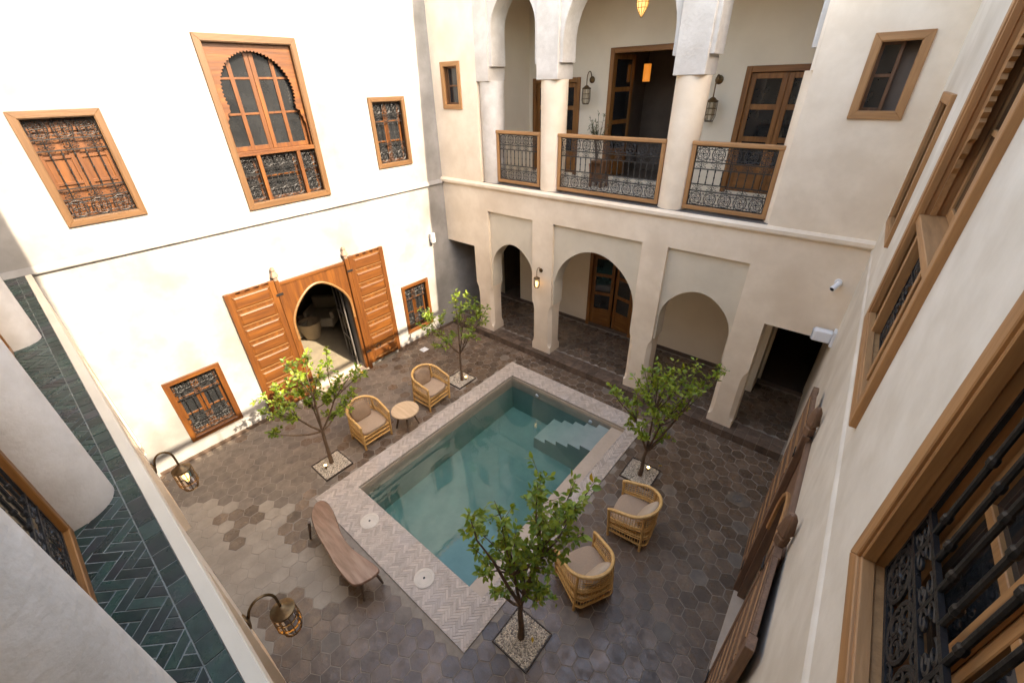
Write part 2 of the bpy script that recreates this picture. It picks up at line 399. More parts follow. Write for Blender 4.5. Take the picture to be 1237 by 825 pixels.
# dry, pale tiles in the south west of the court, with damp ones left among them
WETSPOTS = [(1.87, 1.2, .13), (2.16, 1.47, .15), (2.38, 1.44, .14), (2.5, 1.2, .11), (2.74, 1.2, .12), (2.81, 2.33, .22), (2.98, 2.09, .25), (3.19, 1.8, .22), (3.48, 1.93, .27), (3.5, 2.15, .22),
            (4.2, 1.41, .14), (4.5, 1.42, .16), (4.84, 1.56, .14), (4.45, 1.18, .13), (4.05, .98, .2)]
def dryness(x, y):
    d = 0
    jt = random.Random(int(x*977)*31+int(y*613)).uniform(-.22, .22)
    if 1.1+jt < x < 4.75-.25*y+jt*2 and y < min(2.25, 1.0+(x-1.25)*.85)+jt: d = 1
    if any(math.hypot(x-a, y-b) < r for a, b, r in WETSPOTS): d = 0
    return d
cells = []
rowh = HP*math.sqrt(3)/2
j = 0; y = FY0-.6
while y < FY1+.1:
    x = -.1+(HP/2 if j % 2 else 0)
    while x < 9.6:
        if not blocked(x, y):
            p = clip(hexpoly(x, y, HP/math.sqrt(3)-.0045), -.02, 9.5, -2, FY1-.002)
            if p:
                cells.append((x, y, p))
        x += HP
    y += rowh; j += 1
def clip_out(p, cx, cy_):
    # trim a tile against the pool rectangle and the planter boxes on the side it mostly lies
    for (x0, x1, y0, y1) in [(PX0-.003, PX1+.003, PY0-.003, PY1+.003)]+[(a-PH-.002, a+PH+.002, b-PH-.002, b+PH+.002) for a, b in planters]:
        if any(x0 < q[0] < x1 and y0 < q[1] < y1 for q in p) or (x0 < cx < x1 and y0 < cy_ < y1):
            best = None
            for lim in ((-9, x0, -9, 19), (x1, 19, -9, 19), (-9, 19, -9, y0), (-9, 19, y1, 19)):
                c = clip(p, *lim)
                if c and (best is None or area(c) > area(best)): best = c
            p = best
            if not p: return None
    return p
vis = []
rest = {'hex_dark': MB(), 'hex_mid': MB(), 'hex_dry': MB()}
for x, y, p in cells:
    full = len(p) == 6
    p2 = clip_out(p, x, y)
    if not p2 or area(p2) < .004: continue
    whole = full and abs(area(p2)-area(p)) < 1e-6
    d = dryness(x, y); wet = any(math.hypot(x-a, y-b) < r for a, b, r in WETSPOTS)
    hs = random.Random(int(x*1000)*7919+int(y*1000))
    if d: mt_ = 'hex_dry'
    else:
        near = ((x-2.3)/2.2)**2+((y-1.6)/1.5)**2
        mt_ = 'hex_mid' if not wet and (near < 1.0 and hs.random() < .93 or hs.random() < .05 or (x < 2.6 and y < 6 and hs.random() < .8)) else 'hex_dark'
    px, py, pz = project((x, y, 0))
    inview = -10 < px < 1247 and -10 < py < 835 and y > .95 and x < 9.1
    vis.append((pz if inview else 99, x, y, p2, whole, mt_, hs.uniform(-.002, .002)))
vis.sort(key=lambda t: t[0])
hexme = {}
for mt_ in rest:
    me = MB().prism([(a, b) for a, b in hexpoly(0, 0, HP/math.sqrt(3)-.0045)], -.02, 0, 'z', .004).mesh('hex_tile'); me.materials.append(MATS[mt_]); hexme[mt_] = me
nn = 0
for pz, x, y, p2, whole, mt_, dz in vis:
    if whole and nn < 296 and pz < 90:
        o = bpy.data.objects.new('hex_tile', hexme[mt_]); COL.objects.link(o); o.parent = floor; o.location = (x, y, dz); nn += 1
        o.rotation_euler = (random.uniform(-.004, .004), random.uniform(-.004, .004), 0)
    else:
        rest[mt_].prism(p2, -.02, dz, 'z', .004)
for mt_, mb in rest.items():
    if mb.v: o = mb.build('hex_tiles', mt_, floor); o['kind'] = 'stuff'

# pool basin, ledge, steps
pool = thing('swimming_pool', 'rectangular plunge pool of turquoise water sunk into the courtyard floor', 'pool', ((PX0+PX1)/2, (PY0+PY1)/2, 0))
ox, oy = (PX0+PX1)/2, (PY0+PY1)/2
def PB(mb_): 
    mb_.v = [(a-ox, b-oy, c) for a, b, c in mb_.v]; return mb_
ZB = -1.02; ZW = -.115
mb = MB(); T = .12
mb.box(IX0-T, IX1+T, IY0-T, IY1+T, ZB-.1, ZB)
mb.box(IX0-T, IX0, IY0-T, IY1+T, ZB, -.03); mb.box(IX0, IX1, IY0-T, IY0, ZB, -.03); mb.box(IX0, IX1, IY1, IY1+T, ZB, -.03)
PB(mb).build('basin', 'pool_plaster', pool)
PB(B(LX, IX1+T, IY0+.0125, IY1-.0125, ZB, -.095)).build('ledge', 'stone_plain', pool, bevel=.006)
PB(B(IX0+.001, IX0+.012, IY0+.012, IY1-.012, -.32, -.031)).build('waterline_band', 'stone_plain', pool)
PB(B(IX0+.012, IX1, IY1-.012, IY1-.001, -.32, -.031)).build('waterline_band', 'stone_plain', pool)
PB(B(IX0+.012, IX1, IY0+.001, IY0+.012, -.32, -.031)).build('waterline_band', 'stone_plain', pool)
for k in range(5):
    PB(B(LX-.30*(k+1), LX-.30*k, 6.68, IY1-.0125, ZB+.001, -.20-.125*k)).build('step', 'pool_step', pool)
for (x, y, z) in ((4.05, IY1-.03, -.22), (5.55, IY1-.03, -.22), (5.95, 5.1, -.42)):
    MB().lathe([(.001, 0), (.045, 0), (.045, .02), (.03, .03)], 14).build('jet', 'white_plastic', pool, True, loc=(x-ox, y-oy, z), rot=(R(90) if y > 7 else 0, 0 if y > 7 else R(-90), 0))
wat = PB(B(IX0-.03, LX+.03, IY0-.03, IY1+.03, ZB-.04, ZW)).build('water', 'water')
wat.location = (ox, oy, 0); struct(wat)
# coping: bedding slab plus herringbone bricks
mb = MB()
strips = [(PX0, PX1, PY0, IY0, 0), (PX0, IX0, IY0, IY1, 1), (IX1, PX1, IY0, IY1, 1), (PX0, PX1, IY1, PY1, 0)]
for x0, x1, y0, y1, _ in strips: mb.box(x0+.002, x1-.002, y0+(.002 if y0 == PY0 else 0), y1-(.002 if y1 == PY1 else 0), -.12, .016)
cop = PB(mb).build('coping', 'coping_joint', pool)
mb = MB()
for x0, x1, y0, y1, s in strips:
    for p in herring(x0, x1, y0, y1, .037, 4, R(45), .0035):
        mb.prism(p, .012, .0215+random.uniform(-.0015, .0015), 'z', .002)
o = PB(mb).build('herringbone_bricks', 'coping_brick', cop); o['kind'] = 'stuff'
for x, y in ((4.02, 2.76), (5.5, 2.71)):
    d = MB().lathe([(.155, 0), (.155, .008), (.148, .012), (.11, .012), (.107, .009), (.104, .012), (.02, .012)], 32).build('skimmer_lid', 'lid_stone', pool, True, loc=(x-ox, y-oy, .021))
    MB().lathe([(.018, 0), (.018, .002)], 12).build('lid_hole', 'black_plastic', d, loc=(0, 0, .0122))

# ================================================================== walls
WT = .42
DOOR = (3.93, 5.45, 0.0, 2.80)                              # portal opening on the white wall (u0,u1,z0,z1)
W1 = (1.448, 2.404, 4.667, 6.148); W2 = (3.885, 5.523, 4.408, 7.097); W3 = (6.803, 7.756, 4.732, 6.141)
W4 = (1.471, 2.419, .384, 1.797); W5 = (6.835, 7.735, .385, 1.79)
def inner(q, m_=.05): return (q[0]+m_, q[1]-m_, q[2]+m_, q[3]-m_)
wallW = wthing('courtyard_wall', 'sunlit white plaster wall with the arched wooden portal and five windows', 'wall', 'W', 4.7, 0)
def shift(mb_, du): mb_.v = [(a-du, b, c) for a, b, c in mb_.v]; return mb_
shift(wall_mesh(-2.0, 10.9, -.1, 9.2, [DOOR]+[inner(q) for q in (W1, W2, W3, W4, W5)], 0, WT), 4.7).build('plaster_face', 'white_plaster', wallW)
mb = MB()
mb.prism([(0.0, 4.145), (-.05, 4.145), (-.055, 4.165), (-.012, 4.235), (0, 4.25)], -2.0, 8.66, 'x'); shift(mb, 4.7).build('cornice', 'white_plaster', wallW)
for a, b in ((.8, 2.95), (6.42, 8.6)):
    shift(B(a, b, -.012, -.001, 0, .09), 4.7).build('skirting', 'brown_skirt', wallW)

def e_rect(y0, y1, z0, z1): return (E_u(y1), E_u(y0), z0, z1)
E1 = e_rect(6.783, 7.936, 4.732, 6.141); E2 = e_rect(3.791, 5.58, 4.408, 7.097); E3 = e_rect(1.50, 2.54, 4.667, 6.148)
EDOOR = (E_u(5.45), E_u(3.93), 0, 2.80)
wallE = wthing('courtyard_wall', 'warm beige plaster wall close beside the viewpoint on the right', 'wall', 'E', 4, 0)
shift(wall_mesh(-2.6, 11.0, -.1, 7.6, [EDOOR]+[inner(q) for q in (E1, E2, E3)], 0, WT), 4).build('plaster_face', 'plaster_grey', wallE)
mb = MB(); mb.prism([(0.0, 4.13), (-.014, 4.14), (-.016, 4.16), (-.010, 4.18), (0, 4.20)], .03, 11, 'x'); shift(mb, 4).build('cornice', 'plaster_grey', wallE)

# ---- arcade facade (north) and its mirror (south)
BAYS = [(1.57, 2.97, 2.84), (3.55, 5.67, 3.12), (6.18, 7.61, 2.82)]
PIERS = [(1.02, 1.57), (2.97, 3.55), (5.67, 6.18), (7.61, 8.09)]
ZPT, ZPB = 3.63, 1.60                                       # top of the recessed panels, bottom of the arch panels
COLX = [3.30, 6.02]
UB = [(1.78, 3.05, .565, 7.25), (3.55, 5.77, 1.04, 6.95), (6.27, 7.66, .625, 7.25)]   # upper bays x0,x1,radius,centre
def pier_mesh(x0, x1, z0, z1, y0, y1, ch):
    mb_ = MB()
    def ring(c, z):
        return [(x0+c, y0, z), (x1-c, y0, z), (x1, y0+c, z), (x1, y1-c, z), (x1-c, y1, z), (x0+c, y1, z), (x0, y1-c, z), (x0, y0+c, z)]
    lv = [(.012, z0), (.012, z0+.17), (ch*.7, z0+.21), (ch, z0+.30), (ch, z1-.28), (ch*.75, z1-.13), (ch*.3, z1-.05), (.003, z1)]
    for c, z in lv: mb_.v += ring(c, z)
    for i in range(len(lv)-1):
        for k in range(8): q = (k+1) % 8; mb_.f.append((i*8+k, i*8+q, i*8+8+q, i*8+8+k))
    mb_.f += [tuple(range(8))[::-1], tuple(range(len(lv)*8-8, len(lv)*8))]
    return mb_
def sign(fr, a, b): return (a, b) if fr == 'N' else (-b, -a)
def arcade(fr, name, label, pm, zf, oplow):
    t = wthing(name, label, 'facade', fr, 0, 0)
    D = .46
    holes = []
    for a, b, ap in BAYS: holes.append((*sign(fr, a, b), ZPB, ZPT))
    for a, b in oplow: holes.append((*sign(fr, a, b), ZPB, 2.635))
    x0, x1 = sign(fr, 0.0, 9.25)
    if fr == 'N':
        n1 = inner((.326, .944, 5.846, 6.776), .04); n2 = inner((8.25, 8.82, 5.817, 6.747), .04)
        hi = [(a, b, 4.30, 8.6) for a, b in ((1.42, 7.70),)]+[n1, n2]
        wall_mesh(x0, x1, ZPB, 8.6, holes+hi, 0, D).build('plaster_face', pm, t)
    else:
        hi = []
        wall_mesh(x0, x1, ZPB, 4.019, holes+hi, 0, D).build('plaster_face', pm, t)
    for a, b in PIERS:
        a, b = sign(fr, a, b); pier_mesh(a, b, zf, ZPB, 0.0 if fr == 'N' else .09, D, .085).build('pier', pm, t)
        B(a-.004, b+.004, .08, D+.012, zf-.02, zf+.10).build('pier_skirting', 'brown_skirt', t) if fr == 'S' else None
    for a, b, ap in BAYS:
        a, b = sign(fr, a, b); r = (b-a)/2-.035
        arch_panel(a, b, ZPB, ZPT, arch_pts((a+b)/2, r, ap-r, ZPB, point=.05), .07, D-.03).build('arch', 'plaster_panel' if fr == 'N' else pm, t, smooth=False)
    return t
# north
nf = arcade('N', 'arcade_facade', 'beige plaster facade with ground floor arches below a columned balcony', 'plaster', .18, [(0.0, 1.02), (8.09, 9.25)])
mb = MB(); mb.prism([(0, 4.17), (-.05, 4.185), (-.062, 4.21), (-.062, 4.26), (-.03, 4.299), (.46, 4.299), (.46, 4.17)], 0.0, 9.12, 'x'); mb.build('balcony_ledge', 'plaster', nf)
B(1.43, 7.69, .02, .46, 4.3, 4.306).build('ledge_paving', 'iron_grey', nf)
def column(t, x, y, z0, z1, r, pm, rt_=None):
    rt_ = rt_ or r; c = MB().lathe([(r, 0), (r+(rt_-r)*.25, (z1-z0)*.25), (r+(rt_-r)*.5, (z1-z0)*.5), (rt_, z1-z0)], 48).build('column', pm, t, True, loc=(x, y, z0))
    return c
for x in COLX: column(nf, x, .285, 4.306, 6.37, .262, 'plaster', .272)
column(nf, 1.62, .285, 4.306, 6.38, .262, 'plaster_pier', .272); column(nf, 7.83, .285, 4.306, 6.38, .262, 'plaster', .272)
for (a, b) in ((3.05, 3.55), (5.77, 6.27)):
    B(a, b, .0, .54, 6.37, 8.6).build('impost_pier', 'plaster_pier', nf, bevel=.008)
B(1.421, 1.78, .0, .54, 6.38, 8.6).build('impost_pier', 'plaster_pier', nf)
B(7.66, 7.699, 0, .54, 6.38, 8.6).build('impost_pier', 'plaster', nf)
for a, b, r, zc in UB: arch_panel(a, b, 6.64, 8.6, arch_pts((a+b)/2, r, zc, 6.64, point=.10), .05, .49).build('arch', 'plaster_pier', nf)

# south gallery facade
sf = arcade('S', 'gallery_facade', 'plaster gallery facade with a green tiled ledge seen steeply from above', 'plaster', 0.0, [(0.0, 1.02), (8.09, 9.25)])
mb = MB(); mb.prism([(0, 4.06), (-.006, 4.07), (-.01, 4.10), (-.01, 4.152), (-.004, 4.162), (.056, 4.162), (.056, 4.06)], -9.3, 0.0, 'x'); mb.build('ledge_nosing', 'plaster_panel', sf)
led = B(-9.3, 0, .0565, .9, 4.02, 4.1525).build('tiled_ledge', 'tile_joint', sf)
GT = []
x = -9.3+.01
while x < -.02:
    L_ = .128+random.uniform(-.004, .004); GT.append(([(x, .062), (min(x+L_, -.01), .062), (min(x+L_, -.01), .144), (x, .144)], x)); x += L_+.006
for p in herring(-9.3, -.01, .150, .47, .056, 3, R(45), .0065): GT.append((p, min(q[0] for q in p)))
GT.sort(key=lambda t: t[1])
mb = MB(); cnt = 0
for p, x in GT:
    cx = sum(q[0] for q in p)/len(p); cyy = sum(q[1] for q in p)/len(p)
    near = -8.6 < x < -4.6
    if near and cnt < 290:
        cnt += 1
        MB().prism([(q[0]-cx, q[1]-cyy) for q in p], 0, random.uniform(.0085, .0125), 'z', .002).build('tile', 'green_tile', led, loc=(cx, cyy, 4.146), rot=(random.uniform(-.01, .01), random.uniform(-.008, .008), 0))
    else: mb.prism(p, 4.14, 4.146+random.uniform(.0085, .0125), 'z', .002)
o = mb.build('far_tiles', 'green_tile', led); o['kind'] = 'stuff'
for x in (2.60, 5.72, 7.655): column(sf, -x, .382, 4.147, 7.0, .22, 'plaster_pier')
B(-9.3, -1.2, .10, .60, 7.0, 8.6).build('upper_lintel', 'plaster_grey', sf)

# ---- gallery rooms behind the two facades (plain shells)
def shell(name, x0, x1, y0, y1, z0, z1, mt_, holes=(), faces='floor ceil back left right', front=False):
    """inside of a gallery: separate slabs so that each is a real thickness"""
    out = {}
    T_ = .15
    if 'floor' in faces: out['floor'] = B(x0, x1, y0, y1, z0-T_, z0).build(name+'_floor', mt_)
    if 'ceil' in faces: out['ceil'] = B(x0-T_, x1+T_, y0, y1+T_, z1, z1+T_).build(name+'_ceiling', mt_)
    if 'back' in faces:
        o_ = wall_mesh(x0-T_, x1+T_, z0-T_, z1, list(holes), 0, T_).build(name+'_back_wall', mt_); o_.location = (0, y1, 0); out['back'] = o_
    if 'left' in faces: out['left'] = B(x0-T_, x0, y0, y1, z0-T_, z1).build(name+'_side_wall', mt_)
    if 'right' in faces: out['right'] = B(x1, x1+T_, y0, y1, z0-T_, z1).build(name+'_side_wall', mt_)
    for o_ in out.values(): struct(o_)
    return out
YB = 10.72
D_low = (3.42, 4.86, .18, 2.42)
U1, U2, U3 = (1.42, 2.80, 4.30, 6.42), (3.52, 5.20, 4.30, 6.93), (6.33, 7.75, 4.30, 6.50)
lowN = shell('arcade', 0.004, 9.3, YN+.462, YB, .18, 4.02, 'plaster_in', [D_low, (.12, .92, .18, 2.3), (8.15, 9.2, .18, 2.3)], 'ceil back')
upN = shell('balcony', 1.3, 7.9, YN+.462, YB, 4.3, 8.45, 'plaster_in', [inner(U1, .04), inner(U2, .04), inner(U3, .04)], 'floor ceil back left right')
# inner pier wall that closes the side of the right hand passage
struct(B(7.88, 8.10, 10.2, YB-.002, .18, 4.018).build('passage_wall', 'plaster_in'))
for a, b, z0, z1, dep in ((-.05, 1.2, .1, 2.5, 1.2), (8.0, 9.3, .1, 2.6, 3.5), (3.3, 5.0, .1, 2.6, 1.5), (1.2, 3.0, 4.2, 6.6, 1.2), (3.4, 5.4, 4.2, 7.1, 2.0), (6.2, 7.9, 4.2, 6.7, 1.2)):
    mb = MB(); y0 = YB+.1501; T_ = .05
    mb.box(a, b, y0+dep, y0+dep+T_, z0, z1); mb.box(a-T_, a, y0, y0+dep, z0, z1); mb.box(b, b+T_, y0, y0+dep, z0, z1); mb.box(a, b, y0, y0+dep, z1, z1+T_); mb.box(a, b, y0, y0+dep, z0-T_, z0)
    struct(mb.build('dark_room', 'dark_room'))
# south gallery floor/back behind the columns
struct(B(-.3, 9.7, -2.6, -2.4, -.1, 8.6).build('gallery_back_wall', 'plaster_in'))
struct(B(-.3, 9.7, -2.4, YS-.901, 4.0, 4.15).build('gallery_floor', 'plaster_in'))
struct(B(-.3, 9.7, -2.4, YS-.47, 8.45, 8.6).build('gallery_ceiling', 'plaster_in'))

# arcade floor (raised one step): square border tiles, riser tiles, hexagons within
ZA = .18
af = struct(B(0.004, 9.25, FY1, YB+.0, -.1, ZA-.006).build('arcade_floor', 'grout'))
tw = .215
me_t = MB().box(0, tw-.006, 0, .205, -.02, 0).mesh('border_tile'); me_t.materials.append(MATS['step_tile'])
me_r = MB().box(0, tw-.006, -.012, 0, 0, ZA-.012).mesh('riser_tile'); me_r.materials.append(MATS['step_tile'])
n = int(9.05/tw)
for i in range(n):
    for r_ in range(2):
        o = bpy.data.objects.new('border_tile', me_t); COL.objects.link(o); o.parent = af; o.location = (.03+i*tw, FY1-.012+r_*.211, ZA+random.uniform(-.001, .001))
    o = bpy.data.objects.new('riser_tile', me_r); COL.objects.link(o); o.parent = af; o.location = (.03+i*tw, FY1-.0, .002)
acells = []; mb = MB(); j = 0; y = FY1+.43+.12
while y < YB-.05:
    x = .1+(HP/2 if j % 2 else 0)
    while x < 9.2:
        acells.append((x, y)); x += HP
    y += rowh; j += 1
def arc_visible(x, y):
    # seen through an arch or a doorway: test where the ray crosses the facade plane
    d = Vector((x, y, ZA))-CAM_C; t = (YN-CAM_C.y)/d.y; q = CAM_C+d*t
    return any(a < q.x < b and q.z < z for a, b, z in ((1.6, 2.95, 2.6), (3.55, 5.65, 3.0), (6.2, 7.6, 2.6), (8.09, 9.0, 2.6), (0, 1.0, 2.6)))
cand = sorted([(-(Vector((x, y, ZA))-CAM_C).length, x, y) for x, y in acells if arc_visible(x, y)], reverse=True)[:260]
keep = {(x, y) for _, x, y in cand}
for x, y in acells:
    if (x, y) in keep:
        o = bpy.data.objects.new('hex_tile', hexme['hex_dark']); COL.objects.link(o); o.parent = af; o.location = (x, y, ZA+random.uniform(-.001, .001))
    else: mb.prism(hexpoly(x, y, HP/math.sqrt(3)-.0045), ZA-.015, ZA, 'z', .004)
o = mb.build('hex_tiles', 'hex_dark', af); o['kind'] = 'stuff'
struct(B(0.02, 9.2, YB-.02, YB-.001, ZA+.001, ZA+.10).build('arcade_skirting', 'brown_skirt'))

# ---- eaves of the roofs round the court (scalloped tile edges)
def eave(label, fr, u0, u1, d, z, depth):
    t = wthing('tiled_eave', label, 'roof', fr, 0, z)
    B(u0, u1, d+.10, d+depth, .0, .12).build('eave_board', 'wood_dark', t)
    mb_ = MB(); u = u0
    while u < u1:
        mb_.tube([(u, d, .14), (u, d+depth, .30)], .085, 8); u += .2
    mb_.build('roof_tiles', 'terracotta', t)
eave('tiled eave above the columned balcony', 'N', 0.02, 14, -.29, 8.60, 3.2)
eave('tiled eave above the green tiled gallery', 'S', -15, -.02, -.28, 8.62, 3.0)
eave('tiled eave above the beige right hand wall', 'E', -.0, 9.5, -.12, 7.56, 3.0)
eave('tiled eave above the white wall', 'W', -.5, 9.8, -.08, 9.2, 1.5)
t = wthing('shadow_rail', 'unseen metal rail above the right hand eave, placed to cast the shadow band on the white wall', 'rail', 'E', 0, 7.9)
MB().tube([(.2, -.1, .24), (8.6, -.1, .24)], .06, 8).build('rail', 'iron', t)  # unseen rail added for its shadow band, thick enough to block the sun
for u in (.4, 2.4, 4.4, 6.4, 8.4): MB().tube([(u, -.1, .24), (u, .1, -.08)], .012, 6).build('bracket', 'iron', t)

# ================================================================== ironwork
def arc(cx, cz, r, a0, a1, n, y=0): return [(cx+r*math.cos(R(a0+(a1-a0)*i/n)), y, cz+r*math.sin(R(a0+(a1-a0)*i/n))) for i in range(n+1)]
def spiral(cx, cz, r0, r1, a0, a1, n): return [(cx+(r0+(r1-r0)*i/n)*math.cos(R(a0+(a1-a0)*i/n)), 0, cz+(r0+(r1-r0)*i/n)*math.sin(R(a0+(a1-a0)*i/n))) for i in range(n+1)]
def rosette_mesh(k, fine=False):
    """unit iron rosette: ring, four inward scrolls, diagonal petals"""
    mb_ = MB(); r = k; n = 4 if not fine else 6; q = 14 if not fine else 24
    mb_.tube(arc(0, 0, .43, 0, 360*(1-1/q), q-1), r, n, closed=True)
    for a in range(4):
        th = 45+90*a; cx, cz = .235*math.cos(R(th)), .235*math.sin(R(th))
        mb_.tube(spiral(cx, cz, .175, .06, th+190, th+190+420, 11 if not fine else 22), r*.85, n)
        mb_.tube(spiral(.36*math.cos(R(th-45))*1.0, .36*math.sin(R(th-45)), .10, .04, th+100, th+420, 8 if not fine else 14), r*.75, n)
        c2 = .60; mb_.tube(arc(c2*math.cos(R(th)), c2*math.sin(R(th)), .13, th+60, th+300, 7), r*.8, n)
    mb_.lathe([(.001, -.07), (.07, -.03), (.07, .03), (.001, .07)], 6)
    return mb_.mesh('rosette')
def scroll_mesh(k, fine=False):
    mb_ = MB(); n = 4 if not fine else 6
    for s_ in (-1, 1):
        pts = spiral(s_*.22, .18, .05, .20, 0 if s_ > 0 else 180, (-330 if s_ > 0 else 510), 12)
        mb_.tube(pts, k, n)
        pts = spiral(s_*.22, -.22, .20, .05, 90, 90+s_*400, 12); mb_.tube(pts, k, n)
    mb_.tube([(0, 0, -.5), (0, 0, .5)], k, n)
    return mb_.mesh('scroll')
ROS = {}
def ros(kind, mt_, k, fine=False):
    key = (kind, mt_, k, fine)
    if key not in ROS:
        me = rosette_mesh(k, fine) if kind == 'rosette' else scroll_mesh(k, fine)
        me.materials.append(MATS[mt_]); ROS[key] = me
    return ROS[key]
BARS = {}
def grille(t, x0, x1, z0, z1, ncol, y, mt_='iron', r=.0075, top=1, bot=1, small=.55, fine=False, collars=True):
    cw = (x1-x0)/ncol; rt_ = cw*1.0; sm = cw*small
    zt = z1-rt_*top; zb = z0+rt_*bot; zs1 = zt-sm*(1 if top else 0); zs0 = zb+sm*(1 if bot else 0)
    mb_ = MB()
    for z in {round(v, 4) for v in (z0+r, zb, zs0, zs1, zt, z1-r)}: mb_.box(x0, x1, y-r*.8, y+r*.8, z-r, z+r)
    for x in (x0+r, x1-r): mb_.box(x-r*.7, x+r*.7, y-r*.7, y+r*.7, z0, z1)
    g = mb_.build('grille', mt_, t)
    key = (mt_, r, round(zs1-zs0, 3), collars, fine)
    if key not in BARS:
        b_ = MB().tube([(0, 0, 0), (0, 0, zs1-zs0)], r, 6 if not fine else 8)
        if collars:
            for f_ in (.12, .5, .88): b_.lathe([(r*1.0, -r*2), (r*1.5, -r), (r*1.5, r), (r*1.0, r*2)], 8, (0, 0, f_*(zs1-zs0)))
        me = b_.mesh('bar'); me.materials.append(MATS[mt_]); BARS[key] = me
    nb = ncol*2
    for i in range(1, nb): obj('bar', BARS[key], mt_, g, loc=(x0+(x1-x0)*i/nb, y, zs0))
    k = r*(.8 if not fine else 1.15)/cw
    for i in range(ncol):
        cx = x0+cw*(i+.5)
        rows = []
        if top: rows += [('rosette', zt+rt_/2, rt_), ('scroll', zs1+sm/2, sm)]
        if bot: rows += [('rosette', zb-rt_/2, rt_), ('scroll', zs0-sm/2, sm)]
        for kind, cz, h in rows:
            o = obj(kind, ros(kind, mt_, round(k, 4), fine), mt_, g, loc=(cx, y, cz)); o.scale = (cw*.98, cw*.6, h*.98)
    return g

def wood_frame(t, w_, h, fw_, y0, y1, wood='wood', name='frame'):
    """mitred casing with a stepped inner bead, one part per side"""
    mats = (wood+'_u', wood+'_v')
    for z0, z1, top in ((h-fw_, h, 1), (0, fw_, 0)):
        a, b = (fw_, 0) if top else (0, fw_)
        mb_ = MB(); mb_.prism([(-w_/2+a, z0), (w_/2-a, z0), (w_/2-b, z1), (-w_/2+b, z1)], y1, y0, 'y')
        zz = (z0-.012, z0+.012) if top else (z1-.012, z1+.012)
        mb_.box(-w_/2+fw_-.004, w_/2-fw_+.004, y0+.012, y1, zz[0], zz[1])
        mb_.build(name, mats[0], t, bevel=.004)
    for s_ in (-1, 1):
        xo, xi = s_*w_/2, s_*(w_/2-fw_)
        mb_ = MB(); pl = [(xo, 0), (xi, fw_), (xi, h-fw_), (xo, h)]
        mb_.prism(pl if s_ < 0 else pl[::-1], y1, y0, 'y')
        mb_.box(min(xi-.012, xi+.012), max(xi-.012, xi+.012), y0+.0125, y1, fw_+.012, h-fw_-.012)
        mb_.build(name, mats[1], t, bevel=.004)
def lining(t, w_, h, y0, y1, mt_='wood_v', th=.03):
    mb_ = MB(); mb_.box(-w_/2, -w_/2+th, y0, y1, 0, h); mb_.box(w_/2-th, w_/2, y0, y1, 0, h)
    mb_.box(-w_/2+th, w_/2-th, y0, y1, h-th, h); mb_.box(-w_/2+th, w_/2-th, y0, y1, 0, th); mb_.build('lining', mt_, t)
def casement(t, x0, x1, z0, z1, y, mt_='wood_v', st=.055, rails=(), pane='pane', th=.04):
    mb_ = MB()
    mb_.box(x0, x0+st, y, y+th, z0, z1); mb_.box(x1-st, x1, y, y+th, z0, z1)
    zz = [z0, *rails, z1]
    mb_.box(x0+st, x1-st, y+.001, y+th, z0, z0+st); mb_.box(x0+st, x1-st, y+.001, y+th, z1-st, z1)
    for z in rails: mb_.box(x0+st, x1-st, y+.002, y+th, z-.018, z+.018)
    c = mb_.build('casement', mt_, t, bevel=.003)
    zz = [z0+st]+[v for z in rails for v in (z-.018, z+.018)]+[z1-st]
    for a, b in zip(zz[::2], zz[1::2]): B(x0+st, x1-st, y+.016, y+.022, a, b).build('pane', pane, c)
    return c

def grille_window(label, fr, q, style='glass', ncol=3, group='barred casement windows', fine=False, wood=None):
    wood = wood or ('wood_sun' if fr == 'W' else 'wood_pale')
    u0, u1, z0, z1 = q; w_, h = u1-u0, z1-z0; fw_ = .085
    t = wthing('grille_window', label, 'window', fr, (u0+u1)/2, z0, group=group)
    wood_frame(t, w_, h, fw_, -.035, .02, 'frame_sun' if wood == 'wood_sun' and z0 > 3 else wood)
    iw, ih = w_-2*fw_, h-2*fw_
    def sh(o_): return o_
    # lining sits inside the wall opening
    mb_ = MB(); a = w_/2-fw_+.0; 
    mb_.box(-a-.03, -a, .021, .20, fw_-.03, h-fw_+.03); mb_.box(a, a+.03, .021, .20, fw_-.03, h-fw_+.03)
    mb_.box(-a, a, .021, .20, h-fw_, h-fw_+.03); mb_.box(-a, a, .021, .20, fw_-.03, fw_); mb_.build('lining', wood+'_v', t)
    grille(t, -a+.005, a-.005, fw_+.005, h-fw_-.005, ncol, .055, r=.0085 if not fine else .009, fine=fine)
    m_ = fw_+ih*.0
    if style == 'boards':
        for s_ in (-1, 1):
            c = B(min(0, s_*a)+.004, max(0, s_*a)-.004, .12, .15, fw_, h-fw_).build('shutter', wood+'_v', t)
            for zf in (.12, .36, .62, .88): B(min(0, s_*a)+.05, max(0, s_*a)-.05, .098, .1205, fw_+ih*zf-.022, fw_+ih*zf+.022).build('batten', wood+'_u', c, bevel=.004)
            for xf in (.08, .92): 
                xx = s_*a*xf; B(xx-.03, xx+.03, .10, .1195, fw_+.02, h-fw_-.02).build('stile', wood+'_v', c, bevel=.004)
    else:
        for s_ in (-1, 1): casement(t, min(0, s_*a)+.003, max(0, s_*a)-.003, fw_, h-fw_, .12, wood+'_v', .06, (fw_+ih*.36, fw_+ih*.68))
        B(-.028, .028, .10, .119, fw_, h-fw_).build('astragal', wood+'_v', t, bevel=.004)
    B(-a-.03, a+.03, .2005, .215, fw_-.03, h-fw_+.03).build('backing', 'dark_room', t)
    return t

